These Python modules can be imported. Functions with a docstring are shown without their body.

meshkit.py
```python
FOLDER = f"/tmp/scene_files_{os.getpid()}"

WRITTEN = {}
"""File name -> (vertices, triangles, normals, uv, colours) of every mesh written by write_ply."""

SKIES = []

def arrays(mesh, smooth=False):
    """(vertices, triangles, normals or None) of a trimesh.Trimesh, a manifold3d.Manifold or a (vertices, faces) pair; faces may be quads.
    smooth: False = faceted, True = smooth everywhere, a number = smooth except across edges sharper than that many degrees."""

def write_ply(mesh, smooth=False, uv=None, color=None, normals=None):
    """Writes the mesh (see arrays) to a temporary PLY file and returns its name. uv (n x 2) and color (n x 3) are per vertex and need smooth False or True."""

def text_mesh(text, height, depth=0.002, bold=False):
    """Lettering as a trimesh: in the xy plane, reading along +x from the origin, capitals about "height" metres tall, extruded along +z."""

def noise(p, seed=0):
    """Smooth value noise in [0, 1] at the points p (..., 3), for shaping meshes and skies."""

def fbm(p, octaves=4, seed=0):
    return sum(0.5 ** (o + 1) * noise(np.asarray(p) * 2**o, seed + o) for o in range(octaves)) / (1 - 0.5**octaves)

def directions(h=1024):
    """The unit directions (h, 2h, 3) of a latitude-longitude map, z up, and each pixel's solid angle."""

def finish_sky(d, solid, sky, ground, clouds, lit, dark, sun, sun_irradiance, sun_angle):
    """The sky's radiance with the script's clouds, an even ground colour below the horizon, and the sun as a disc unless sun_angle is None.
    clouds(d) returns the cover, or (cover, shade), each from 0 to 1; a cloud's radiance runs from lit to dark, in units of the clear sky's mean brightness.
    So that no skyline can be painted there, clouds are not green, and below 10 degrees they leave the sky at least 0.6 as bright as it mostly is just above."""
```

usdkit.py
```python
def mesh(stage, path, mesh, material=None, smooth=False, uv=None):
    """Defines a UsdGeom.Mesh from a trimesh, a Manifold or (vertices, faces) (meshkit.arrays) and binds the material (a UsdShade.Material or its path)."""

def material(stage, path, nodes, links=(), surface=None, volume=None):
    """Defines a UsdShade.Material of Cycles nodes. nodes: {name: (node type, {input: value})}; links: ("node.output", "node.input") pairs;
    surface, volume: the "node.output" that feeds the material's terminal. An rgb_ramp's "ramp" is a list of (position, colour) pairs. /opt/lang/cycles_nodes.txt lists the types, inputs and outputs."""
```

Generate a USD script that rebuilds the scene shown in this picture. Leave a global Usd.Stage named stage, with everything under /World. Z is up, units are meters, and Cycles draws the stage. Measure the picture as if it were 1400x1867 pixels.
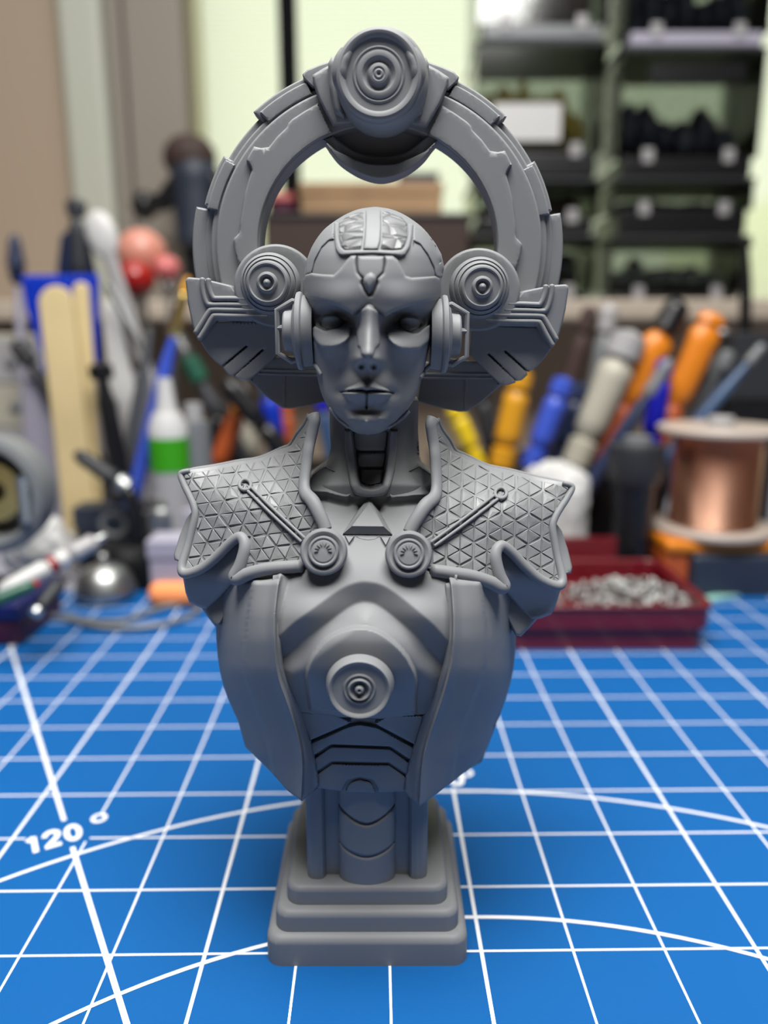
import math, random
import numpy as np, trimesh, shapely
from shapely.geometry import Polygon, LineString
from scipy.spatial import Delaunay
from scipy.interpolate import RBFInterpolator, PchipInterpolator
from pxr import Usd, UsdGeom, UsdLux, Gf, Sdf
import usdkit, meshkit

rng = random.Random(7)
stage = Usd.Stage.CreateInMemory()
UsdGeom.SetStageUpAxis(stage, 'Z'); UsdGeom.SetStageMetersPerUnit(stage, 1.0)
UsdGeom.Xform.Define(stage, '/World'); UsdGeom.Scope.Define(stage, '/World/Looks')
# ------------------------------------------------------------------ camera and light (lengths in inches, x U = metres)
U = 0.0254
F, PIT, ROLL, CAM = 1393.0, 0.22278, -0.002, np.array([0.19, -7.93, 6.502])   # focal length in pixels of a 1400 x 1867 frame
cp, sp, cr, sr = math.cos(PIT), math.sin(PIT), math.cos(ROLL), math.sin(ROLL)
cam = UsdGeom.Camera.Define(stage, '/World/camera')
_r, _u, _f = np.array([1, 0, 0.]), np.array([0, sp, cp]), np.array([0, cp, -sp])
_R, _Up = cr * _r + sr * _u, -sr * _r + cr * _u
M = Gf.Matrix4d(*_R, 0, *_Up, 0, *(-_f), 0, *(CAM * U), 1)
cam.AddTransformOp().Set(M)
cam.CreateHorizontalApertureAttr(36.0); cam.CreateVerticalApertureAttr(36.0 * 1867 / 1400)
cam.CreateFocalLengthAttr(36.0 * F / 1400); cam.CreateFStopAttr(7.5); cam.CreateFocusDistanceAttr(7.55 * U)
cam.CreateClippingRangeAttr(Gf.Vec2f(0.01, 200)); cam.CreateExposureAttr(0.0)
sky = UsdLux.DomeLight.Define(stage, '/World/sky'); sky.CreateIntensityAttr(0.47); sky.CreateColorAttr(Gf.Vec3f(0.98, 0.98, 0.90))
def rect_light(name, loc, target, w, h, power, col):
    l = UsdLux.RectLight.Define(stage, '/World/' + name)
    z = np.array(loc, float) - np.array(target, float); z /= np.linalg.norm(z)
    x = np.cross([0, 1, 0.01], z); x /= np.linalg.norm(x); y = np.cross(z, x)
    l.AddTransformOp().Set(Gf.Matrix4d(*x, 0, *y, 0, *z, 0, *(np.array(loc, float) * U), 1))
    l.CreateWidthAttr(w * U); l.CreateHeightAttr(h * U); l.CreateIntensityAttr(power); l.CreateColorAttr(Gf.Vec3f(*col))
rect_light('desk_lamp_light', (1.0, -6.5, 34), (0, -0.3, 4), 22, 13, 27.5, (1.0, 0.985, 0.96))
rect_light('ceiling_light', (-4, 10, 58), (-4, 14, 0), 36, 30, 5.0, (1.0, 0.98, 0.95))

# ------------------------------------------------------------------ helpers
def ray(px, py):
    u, w = (np.asarray(px, float) - 700) / F, (np.asarray(py, float) - 933.5) / F
    u, w = cr * u + sr * w, -sr * u + cr * w
    return u, cp - w * sp, -sp - w * cp
def W(px, py, y):
    """The point of the place that the photograph shows at (px, py) when it stands on the vertical plane y."""
    a, b, c = ray(px, py); t = (np.asarray(y, float) - CAM[1]) / b
    return np.stack([CAM[0] + a * t, CAM[1] + b * t, CAM[2] + c * t], -1)
def G(px, py, z=0.0):
    a, b, c = ray(px, py); t = (z - CAM[2]) / c
    return np.stack([CAM[0] + a * t, CAM[1] + b * t, CAM[2] + c * t], -1)
def S(y): return (y - CAM[1]) / (F * cp)          # inches per pixel at depth y, near the middle
used, at = {}, {}
def free(path):
    n = used.get(path, 0); used[path] = n + 1
    return path if n == 0 else f'{path}_{n:03d}'
def thing(name, label, cat, loc=(0, 0, 0), group=None, rz=0):
    x = UsdGeom.Xform.Define(stage, free('/World/' + name)); x.AddTranslateOp().Set(Gf.Vec3d(*(np.array(loc, float) * U)))
    if rz: x.AddRotateZOp().Set(rz)
    p = x.GetPrim(); tag(p, label, cat, group); at[str(p.GetPath())] = np.array(loc, float); return p
def tag(p, label, cat, group=None, kind=None):
    if label: p.SetCustomDataByKey('label', label)
    if cat: p.SetCustomDataByKey('category', cat)
    if group: p.SetCustomDataByKey('group', group)
    if kind: p.SetCustomDataByKey('kind', kind)
    return p
def obj(name, m, mat, parent=None, smooth=35, label=None, kind=None):
    """ONE mesh. m in inches in place; a child is written relative to its thing."""
    if isinstance(m, (list,)): m = join(m)
    v, f = (np.asarray(m.vertices), np.asarray(m.faces)) if hasattr(m, 'faces') else m
    v = np.array(v, float)
    if parent is not None:
        top = stage.GetPrimAtPath('/'.join(str(parent.GetPath()).split('/')[:3])); v = v - at[str(top.GetPath())]
    path = free((str(parent.GetPath()) if parent is not None else '/World') + '/' + name)
    p = usdkit.mesh(stage, path, trimesh.Trimesh(v * U, f, process=False), mat, smooth=smooth).GetPrim()
    if label or kind: tag(p, label, None, None, kind)
    return p
def struct(name, m, mat, label, smooth=False):
    p = obj(name, m, mat, None, smooth); tag(p, label, None, None, 'structure'); return p
def join(ms):
    vs, fs, n = [], [], 0
    for m in ms:
        v, f = (m.vertices, m.faces) if hasattr(m, 'faces') else m
        vs.append(np.asarray(v)); fs.append(np.asarray(f) + n); n += len(v)
    return trimesh.Trimesh(np.vstack(vs), np.vstack(fs), process=False)
def box(x0, x1, y0, y1, z0, z1, r=0.0):
    if r <= 0:
        m = trimesh.creation.box([x1 - x0, y1 - y0, z1 - z0]); m.apply_translation([(x0 + x1) / 2, (y0 + y1) / 2, (z0 + z1) / 2]); return m
    import manifold3d as mf
    n = 16; r = min(r, (x1 - x0) / 2.01, (y1 - y0) / 2.01, (z1 - z0) / 2.01); s = mf.Manifold.sphere(r, n)
    h = mf.Manifold.batch_hull([s.translate((x, y, z)) for x in (x0 + r, x1 - r) for y in (y0 + r, y1 - r) for z in (z0 + r, z1 - r)]).to_mesh()
    return trimesh.Trimesh(h.vert_properties[:, :3], h.tri_verts, process=False)
def catmull(P, n=8, closed=False):
    P = np.asarray(P, float)
    if len(P) < 3: return P
    Q = np.vstack([P[-1], P, P[:2]]) if closed else np.vstack([2 * P[0] - P[1], P, 2 * P[-1] - P[-2]])
    out = []
    for i in range(1, len(Q) - 2):
        a, b, c, d = Q[i - 1:i + 3]; t = np.linspace(0, 1, n, endpoint=False)[:, None]
        out.append(0.5 * (2 * b + (c - a) * t + (2 * a - 5 * b + 4 * c - d) * t ** 2 + (3 * b - a - 3 * c + d) * t ** 3))
    out = np.vstack(out)
    return out if closed else np.vstack([out, P[-1]])
def tube(P, r, n=14, closed=False, flat=1.0, caps=True):
    P = np.asarray(P, float); k = len(P); r = np.broadcast_to(np.asarray(r, float), (k,))
    T = (np.roll(P, -1, 0) - np.roll(P, 1, 0)) if closed else np.gradient(P, axis=0)
    T /= np.maximum(np.linalg.norm(T, axis=1, keepdims=True), 1e-9)
    a = np.array([0, -1, 0.0]) if abs(T[0][1]) < 0.9 else np.array([0, 0, 1.0])
    V, Nn = [], a
    for i in range(k):
        Nn = Nn - T[i] * (Nn @ T[i]); Nn /= max(np.linalg.norm(Nn), 1e-9); B = np.cross(T[i], Nn)
        t = np.arange(n) / n * 2 * np.pi
        V.append(P[i] + r[i] * (np.cos(t)[:, None] * Nn * flat + np.sin(t)[:, None] * B))
    V = np.vstack(V); f = []
    for i in range(k if closed else k - 1):
        j = (i + 1) % k
        for q in range(n):
            w = (q + 1) % n; f += [[i * n + q, i * n + w, j * n + w], [i * n + q, j * n + w, j * n + q]]
    if not closed and caps:
        V = np.vstack([V, P[0] - T[0] * r[0] * 0.35, P[-1] + T[-1] * r[-1] * 0.35]); c = len(V) - 2
        for q in range(n):
            w = (q + 1) % n; f += [[c, w, q], [c + 1, (k - 1) * n + q, (k - 1) * n + w]]
    return trimesh.Trimesh(V, np.array(f), process=False)
def lathe(c, prof, axis=(0, -1, 0), n=56, shift=None):
    """prof: (radius, distance along axis from c). shift: z offset per point of the profile."""
    ax = np.array(axis, float); ax /= np.linalg.norm(ax)
    a = np.cross(ax, [0, 0, 1.0]); a = np.array([1.0, 0, 0]) if np.linalg.norm(a) < 1e-6 else a / np.linalg.norm(a); b = np.cross(ax, a)
    t = np.arange(n) / n * 2 * np.pi; V, f = [], []
    for i, (r, h) in enumerate(prof):
        V.append(np.array(c) + ax * h + (np.array([0, 0, shift[i]]) if shift is not None else 0) + max(r, 1e-4) * (np.cos(t)[:, None] * a + np.sin(t)[:, None] * b))
    V = np.vstack(V); k = len(prof)
    for i in range(k - 1):
        for q in range(n):
            w = (q + 1) % n; f += [[i * n + q, i * n + w, (i + 1) * n + w], [i * n + q, (i + 1) * n + w, (i + 1) * n + q]]
    m = trimesh.Trimesh(V, np.array(f), process=False)
    return m
def smoothp(prof, n=4):
    return [tuple(p) for p in catmull(np.array(prof, float), n)]
def sdist(poly, X, Y):
    """Signed distance (positive inside) of the points to a polygon."""
    P = np.asarray(poly, float); X, Y = np.asarray(X, float), np.asarray(Y, float); d = np.full(X.shape, 1e18); ins = np.zeros(X.shape, bool)
    for (ax, ay), (bx, by) in zip(P, np.roll(P, -1, 0)):
        ex, ey = bx - ax, by - ay; t = np.clip(((X - ax) * ex + (Y - ay) * ey) / max(ex * ex + ey * ey, 1e-12), 0, 1)
        d = np.minimum(d, (X - ax - t * ex) ** 2 + (Y - ay - t * ey) ** 2)
        if ay != by: ins ^= ((ay > Y) != (by > Y)) & (X < (bx - ax) * (Y - ay) / (by - ay) + ax)
    return np.where(ins, 1, -1) * np.sqrt(d)
def ldist(line, X, Y):
    P = np.asarray(line, float); d = np.full(np.shape(X), 1e18)
    for (ax, ay), (bx, by) in zip(P[:-1], P[1:]):
        ex, ey = bx - ax, by - ay; t = np.clip(((X - ax) * ex + (Y - ay) * ey) / max(ex * ex + ey * ey, 1e-12), 0, 1)
        d = np.minimum(d, (X - ax - t * ex) ** 2 + (Y - ay - t * ey) ** 2)
    return np.sqrt(d)
def sstep(x): x = np.clip(x, 0, 1); return x * x * (3 - 2 * x)
def plate(poly, depth, thick=0.1, bevel=3.0, bh=0.03, step=7.0, holes=()):
    """A solid slab with a rounded front edge; outline given in the photograph, front face at depth(px, py); runs straight back by thick."""
    D = depth if callable(depth) else (lambda x, y: np.full(np.shape(x), float(depth)))
    sh = Polygon(poly, holes).buffer(0)
    if sh.geom_type != 'Polygon': sh = max(sh.geoms, key=lambda g: g.area)
    def rings(g, st):
        out = []
        for q in (g.geoms if hasattr(g, 'geoms') else [g]):
            if q.is_empty: continue
            for rr in [q.exterior, *q.interiors]: out.append(np.array(shapely.segmentize(rr, st).coords)[:-1])
        return out
    R0 = rings(sh, step); pts, off = [np.vstack(R0)], [np.full(sum(map(len, R0)), bh)]
    for k in (0.18, 0.5, 1.0):
        if bevel <= 0: break
        g = sh.buffer(-bevel * k, join_style=2)
        if g.is_empty: break
        rr = rings(g, step)
        if rr: p = np.vstack(rr); pts.append(p); off.append(np.full(len(p), bh * (1 - math.sqrt(1 - (1 - k) ** 2))))
    g = sh.buffer(-(max(bevel, 0) + 0.45 * step)); x0, y0, x1, y1 = sh.bounds
    gx, gy = np.meshgrid(np.arange(x0, x1, step), np.arange(y0, y1, step)); gx = gx + (np.arange(len(gx)) % 2)[:, None] * step / 2
    q = np.c_[gx.ravel(), gy.ravel()]
    if not g.is_empty:
        q = q[shapely.contains_xy(g, q[:, 0], q[:, 1])]; pts.append(q); off.append(np.zeros(len(q)))
    P, O = np.vstack(pts), np.concatenate(off); P = P + np.random.RandomState(1).uniform(-1e-4, 1e-4, P.shape)
    T = Delaunay(P).simplices; C = P[T].mean(1); T = T[shapely.contains_xy(sh, C[:, 0], C[:, 1])]
    a = P[T]; flip = np.cross(a[:, 1] - a[:, 0], a[:, 2] - a[:, 0]) > 0; T[flip] = T[flip][:, ::-1]
    V = W(P[:, 0], P[:, 1], D(P[:, 0], P[:, 1]) + O); nb = len(V); B = V.copy(); B[:, 1] += thick - O
    fs = [T, T[:, ::-1] + nb]; n = 0
    for rr in R0:
        k = len(rr); i = n + np.arange(k); j = n + (np.arange(k) + 1) % k; fs += [np.c_[i, j, j + nb], np.c_[i, j + nb, i + nb]]; n += k
    m = trimesh.Trimesh(np.vstack([V, B]), np.vstack(fs), process=False)
    trimesh.repair.fix_normals(m) if len(m.faces) < 3000 else None
    return m
def tps(ctrl):
    c = np.array(ctrl, float); r = RBFInterpolator(c[:, :2] / 100, c[:, 2], kernel='thin_plate_spline', smoothing=1e-3)
    return lambda x, y: r(np.c_[np.ravel(x), np.ravel(y)] / 100).reshape(np.shape(x))
def curve(pts):
    p = np.array(pts, float); f = PchipInterpolator(p[:, 0], p[:, 1]); a, b = p[0, 0], p[-1, 0]
    return lambda t: f(np.clip(t, a, b))
def mirror_fn(mid, tilt):
    def g(P):
        P = np.asarray(P, float); out = []
        for p in P:
            x, y = p[:2]; m = mid(x, y); out.append((2 * m - x, y + tilt * 2 * (m - x), *p[2:]))
        return np.array(out)
    return g
def mat(name, col, rough=0.5, metal=0.0, bump=0.0, bscale=200, spec=0.5, var=0.0, vscale=60, **kw):
    nodes = {'p': ('principled_bsdf', {'base_color': col, 'roughness': rough, 'metallic': metal, 'specular_ior_level': spec, **kw})}; links = []
    if bump or var:
        nodes['tc'] = ('texture_coordinate', {})
    if bump:
        nodes['n'] = ('noise_texture', {'scale': float(bscale), 'detail': 3.0}); nodes['b'] = ('bump', {'strength': bump, 'distance': 0.0004})
        links += [('tc.object', 'n.vector'), ('n.fac', 'b.height'), ('b.normal', 'p.normal')]
    if var:
        nodes['v'] = ('noise_texture', {'scale': float(vscale), 'detail': 4.0})
        nodes['r'] = ('rgb_ramp', {'ramp': [(0.3, [c * (1 - var) for c in col]), (0.7, [min(1, c * (1 + var)) for c in col])]})
        links += [('tc.object', 'v.vector'), ('v.fac', 'r.fac'), ('r.color', 'p.base_color')]
    return usdkit.material(stage, '/World/Looks/' + name, nodes, links, surface='p.BSDF')
def lin(r, g, b): return [((c / 255 + 0.055) / 1.055) ** 2.4 if c > 10 else c / 255 / 12.92 for c in (r, g, b)]
# ------------------------------------------------------------------ the setting
M_mat = mat('mat_blue', (0.004, 0.085, 0.28), 0.6, spec=0.12, bump=0.15, bscale=1500, var=0.04, vscale=12)
M_print = mat('print_white', (0.74, 0.76, 0.78), 0.5)
M_desk = mat('desk_grey', lin(150, 150, 160), 0.5, var=0.06, vscale=8)
M_wall = mat('wall_paint', lin(162, 145, 126), 0.8, bump=0.1, bscale=300)
M_side = mat('side_wall_taupe', lin(128, 118, 108), 0.8)
M_trim = mat('trim_paint', lin(176, 178, 164), 0.5)
M_frame = mat('frame_beige', lin(132, 124, 114), 0.6)
YAW, G0 = 0.01099, np.array([3.872, -7.0425])
def grid(x, y, z=0.0):
    """A point of the cutting mat's printed grid (1 unit = 1 inch) in the place."""
    c, s = math.cos(YAW), math.sin(YAW); dx, dy = np.asarray(x, float) - G0[0], np.asarray(y, float) - G0[1]
    return np.stack([c * dx - s * dy + CAM[0], s * dx + c * dy + CAM[1], np.full(np.shape(dx), z)], -1)
MX0, MX1, MY0, MY1 = -10.0, 16.0, -7.0, 12.3
mt = thing('cutting_mat', 'large blue self-healing cutting mat with a white printed inch grid', 'cutting mat')
def slab(P, z0, z1):
    n = len(P); v = np.vstack([np.c_[P[:, :2], np.full(n, z1)], np.c_[P[:, :2], np.full(n, z0)]])
    m = trimesh.creation.extrude_polygon(Polygon(P[:, :2]), z1 - z0, engine='earcut'); m.apply_translation([0, 0, z0]); return m
obj('mat_sheet', slab(np.vstack([grid(a, b) for a, b in ((MX0, MY0), (MX1, MY0), (MX1, MY1), (MX0, MY1))]), -0.12, 0.0), M_mat, mt, smooth=False)
def stripe(P, w, z=0.0022):
    """A printed line: a strip lying on the mat along the grid points P."""
    P = np.asarray(P, float); T = np.gradient(P, axis=0); T /= np.linalg.norm(T, axis=1, keepdims=True); N = np.c_[-T[:, 1], T[:, 0]] * w / 2
    a, b = grid(*(P + N).T, z), grid(*(P - N).T, z); k = len(P); f = []
    for i in range(k - 1): f += [[i, k + i, k + i + 1], [i, k + i + 1, i + 1]]
    return trimesh.Trimesh(np.vstack([a, b]), f, process=False)
L = []
for gx in range(-8, 15):
    w = 0.042 if gx in (5, 8, 2, -1, -4, 11, 14) else 0.028
    if gx == 0: L += [stripe([(0, MY0 + .4), (0, 1.93)], w), stripe([(0, 2.52), (0, MY1 - .3)], w)]
    elif gx == 5: L += [stripe([(5, MY0 + .4), (5, 3.1)], w), stripe([(5, 3.75), (5, MY1 - .3)], w)]
    else: L.append(stripe([(gx, MY0 + .4), (gx, MY1 - .3)], w))
for gy in range(-6, 12):
    if gy == 2: L += [stripe([(MX0 + .5, 2), (-0.82, 2)], 0.029, 0.0030), stripe([(0.03, 2), (MX1 - .5, 2)], 0.029, 0.0030)]
    elif gy == -1: L.append(stripe([(6.45, -1), (MX1 - .5, -1)], 0.11, 0.0030)); L.append(stripe([(MX0 + .5, -1), (6.45, -1)], 0.03, 0.0030))
    else: L.append(stripe([(MX0 + .5, gy), (MX1 - .5, gy)], 0.029, 0.0030))
obj('grid_lines', L, M_print, mt, smooth=False)
c120, s120 = math.cos(math.radians(120.2)), math.sin(math.radians(120.2))
ray120 = lambda r: (5 + r * c120, -7 + r * s120)
obj('angle_line', [stripe([ray120(0.5), ray120(10.2)], 0.062, 0.0038), stripe([ray120(10.86), ray120(19.5)], 0.062, 0.0038)], M_print, mt, smooth=False)
for R in (7.5, 10.02):
    obj('arc_line', stripe([(5 + R * math.cos(t), -7 + R * math.sin(t)) for t in np.linspace(0.15, math.pi - 0.15, 90)], 0.05, 0.0046 if R < 9 else 0.0042), M_print, mt, smooth=False)
GLYPH = {'1': [[(0.30, 0.0), (0.30, 0.9)], [(0.30, 0.88), (0.08, 0.70)]], '2': [[(0.08, 0.66), (0.12, 0.80), (0.24, 0.90), (0.40, 0.90), (0.52, 0.80), (0.53, 0.64), (0.44, 0.48), (0.26, 0.28), (0.10, 0.10)], [(0.04, 0.09), (0.58, 0.09)]],
         '0': [[(0.31 + 0.21 * math.cos(a), 0.5 + 0.40 * math.sin(a)) for a in np.linspace(0, 2 * math.pi, 33)]]}
def mat_text(txt, height, at0, rot, sx, name):
    """Bold printed figures lying on the mat."""
    c, s, x0, ms = math.cos(rot), math.sin(rot), 0.0, []
    for ch in txt:
        sh = shapely.union_all([LineString(l).buffer(0.095, cap_style=2 if ch != '0' else 1, join_style=1) for l in GLYPH[ch]])
        m = trimesh.creation.extrude_polygon(sh, 0.003, engine='earcut'); v = np.array(m.vertices); v[:, 0] = (v[:, 0] + x0) * height * sx; v[:, 1] *= height; x0 += 0.56 if ch == '1' else 0.70
        g = grid(at0[0] + c * v[:, 0] - s * v[:, 1], at0[1] + s * v[:, 0] + c * v[:, 1]); g[:, 2] = 0.0022 + v[:, 2]; ms.append(trimesh.Trimesh(g, m.faces, process=False))
    obj(name, ms, M_print, mt, smooth=False)
mat_text('120', 0.40, (-0.66, 1.66), math.radians(29), 0.94, 'angle_mark')
def ring_print(cx, cy, r, w): return stripe([(cx + r * math.cos(t), cy + r * math.sin(t)) for t in np.linspace(0, 2 * math.pi, 25)], w, 0.003)
obj('degree_sign', ring_print(0.0, 2.44, 0.085, 0.055), M_print, mt, smooth=False)
obj('degree_sign', ring_print(5.24, 3.50, 0.085, 0.055), M_print, mt, smooth=False)
mat_text('0', 0.40, (4.95, 3.14), 0, 1.0, 'angle_mark')
obj('desk', box(-22, 34, -14, 29.5, -1.3, -0.12), M_desk, None, False); tag(stage.GetPrimAtPath('/World/desk'), 'pale grey desk top under the blue cutting mat', 'desk')
# the room: a window wall behind the desk
YB = 32.0                                    # inner face of the window wall
def WX(px, y=YB, py=300): return float(W(px, py, y)[0])
def WZ(py, y=YB, px=700): return float(W(px, py, y)[2])
YS = 25.5                                    # front edge of the deep sill
zs, x_l, x_r = WZ(546, YS), WX(352), 40.0       # sill height, window opening
struct('wall_back', [box(-60, x_l, YB, YB + 4, -30, 60), box(x_r, 80, YB, YB + 4, -30, 60), box(x_l, x_r, YB, YB + 4, -30, zs), box(x_l, x_r, YB, YB + 4, 45, 60)], M_wall, 'beige painted wall around the window')
struct('wall_left', box(-62, -60, -80, YB, -30, 60), M_side, 'taupe side wall left of the desk')
struct('wall_right', box(80, 82, -80, YB, -30, 60), M_side, 'taupe side wall right of the desk')
struct('wall_front', box(-62, 82, -82, -80, -30, 60), M_side, 'taupe wall behind the camera')
struct('ceiling', box(-62, 82, -82, YB + 4, 60, 62), mat('ceiling_white', lin(150, 148, 144), 0.9), 'pale grey ceiling above the desk')
struct('floor', box(-62, 82, -82, YB + 4, -32, -30), mat('floor_brown', lin(120, 100, 82), 0.6), 'brown floor under the desk')
struct('trim_1', box(WX(142), WX(217), YB - 1.2, YB, zs, 45, 0.3), M_trim, 'pale green-white vertical window casing')
struct('trim_2', box(WX(217), WX(243), YB - 0.5, YB, zs, 45, 0.15), M_frame, 'narrow grey-beige strip beside the casing')
struct('trim_3', box(WX(250), x_l + 0.02, YB - 0.9, YB, zs, 45, 0.2), M_frame, 'wide grey-beige window jamb')
struct('trim_4', box(x_l - 0.6, x_l, YB - 0.55, YB + 0.4, zs, 45, 0.1), M_trim, 'thin cream edge of the window opening')
struct('trim_5', box(-60, x_r, YS, YB + 0.5, zs - 0.85, zs, 0.15), mat('sill_cream', lin(178, 165, 150), 0.5), 'cream window sill board running behind the tools')
struct('trim_6', box(WX(515, YB + .8), WX(546, YB + .8), YB + 0.5, YB + 1.4, zs, 45, 0.12), mat('mullion_black', lin(8, 8, 10), 0.8, spec=0.1), 'black vertical window mullion')
screen = usdkit.material(stage, '/World/Looks/window_screen', {
    'tc': ('texture_coordinate', {}), 'w': ('wave_texture', {'wave_type': 'bands', 'bands_direction': 'z', 'scale': 55.0, 'distortion': 1.5, 'detail': 2.0}),
    'r': ('rgb_ramp', {'ramp': [(0.0, (0.72, 0.75, 0.66)), (1.0, (0.97, 0.98, 0.94))]}), 't': ('translucent_bsdf', {}), 'c': ('transparent_bsdf', {'color': (0.95, 0.97, 0.93)}), 'm': ('mix_closure', {'fac': 0.45})},
    [('tc.object', 'w.vector'), ('w.fac', 'r.fac'), ('r.color', 't.color'), ('c.BSDF', 'm.closure1'), ('t.BSDF', 'm.closure2')], surface='m.closure')
w1 = struct('window_1', box(x_l, x_r, YB + 1.5, YB + 1.53, zs, 45), screen, 'bright window with a fine woven insect screen')
# outside: hedge and lawn seen blurred through the screen
leafm = mat('hedge_leaf', (0.80, 0.82, 0.52), 0.9)
def bush(name, label, c, r, seed, mat_):
    m = trimesh.creation.icosphere(4, 1.0); v = np.array(m.vertices); v = v * (0.75 + 0.5 * meshkit.fbm(v * 3 + 9, 4, seed))[:, None] * np.array(r) + c
    tag(obj(name, trimesh.Trimesh(v, m.faces, process=False), mat_), label, 'bush')
gl = obj('lawn', box(-400, 600, YB + 20, 900, -60, -50), mat('lawn_green', (0.30, 0.42, 0.10), 0.9), None, False); tag(gl, 'green lawn outside the window', 'lawn', None, 'stuff')
bush('hedge', 'pale sunlit hedge outside the window on the left', (-80, 330, 20), (110, 40, 50), 3, leafm)
bush('hedge', 'pale sunlit hedge outside the window behind the clear cases', (240, 330, 20), (120, 40, 62), 5, leafm)
# ------------------------------------------------------------------ the bust: grey resin statue, traced in the photograph, each piece at its own depth
M_res = mat('resin_grey', (0.20, 0.207, 0.215), 0.54, spec=0.32, bump=0.03, bscale=2500)
bust = thing('bust_statue', 'grey resin bust of a bald robot woman with ring headdress on a stepped plinth', 'statue')
def B(name, m, parent=None, smooth=38, **k): return obj(name, m, M_res, parent if parent is not None else bust, smooth, **k)
def zoomed(x0, y0, s): return lambda P: [(x0 + s * p[0], y0 + s * p[1]) for p in P]
# --- plinth and pillar
for hw, z0, z1, r in ((1.075, 0.0, 0.345, 0.09), (0.985, 0.30, 0.585, 0.075), (0.872, 0.54, 0.80, 0.065)):
    c = 0.16; import manifold3d as mf
    s = mf.Manifold.sphere(r, 20); tall = mf.Manifold.cylinder(0.02, c, c, 36)
    tor = mf.Manifold.batch_hull([s.translate((math.cos(t) * (c - r), math.sin(t) * (c - r), 0)) for t in np.linspace(0, 2 * math.pi, 24, endpoint=False)])
    parts = []
    for sx in (-1, 1):
        for sy in (-1, 1):
            parts += [tor.translate((sx * (hw - c), sy * (hw - c), z1 - r)), tall.translate((sx * (hw - c), sy * (hw - c), z0))]
    h = mf.Manifold.batch_hull(parts).to_mesh()
    B('plinth_step', trimesh.Trimesh(h.vert_properties[:, :3], h.tri_verts, process=False), smooth=45)
foot = [(-0.655, 0.55), (-0.655, -0.64), (-0.64, -0.70), (-0.60, -0.735), (-0.53, -0.745), (-0.48, -0.735), (-0.455, -0.70), (-0.45, -0.665), (-0.30, -0.665), (-0.30, -0.70)]
arc = [(0.30 * math.sin(t), -0.70 - 0.13 * (math.cos(t) - math.cos(1.45)) / (1 - math.cos(1.45))) for t in np.linspace(-1.45, 1.45, 30)]
foot = foot + arc[1:-1] + [(-x, y) for x, y in foot[::-1]]
pz = np.unique(np.r_[np.linspace(0.78, 1.95, 110)]); fp = np.array(shapely.segmentize(Polygon(foot).exterior, 0.02).coords)[:-1]
V, fcs, k = [], [], len(fp)
for i, z in enumerate(pz):
    x, y = fp[:, 0].copy(), fp[:, 1].copy(); mid_ = (np.abs(x) < 0.298) & (y < -0.5)
    g = np.zeros(k)
    for zc, pw, dep in ((1.13, 0.10, 0.03), (1.52, 0.16, 0.045)):      # two curved joints across the round middle column
        e = zc + pw * (np.abs(x) / 0.3) ** 1.7 - z; g = np.maximum(g, dep * np.exp(-(e / 0.018) ** 2)); g += 0.02 * sstep((e + 0.02) / -0.12 + 0.2) * 0
    y = y + np.where(mid_, g, 0); V.append(np.c_[x, y, np.full(k, z)])
V = np.vstack(V)
for i in range(len(pz) - 1):
    a = i * k + np.arange(k); b = i * k + (np.arange(k) + 1) % k; fcs += [np.c_[a, b, b + k], np.c_[a, b + k, a + k]]
B('pillar', trimesh.Trimesh(V, np.vstack(fcs), process=False))
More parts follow.
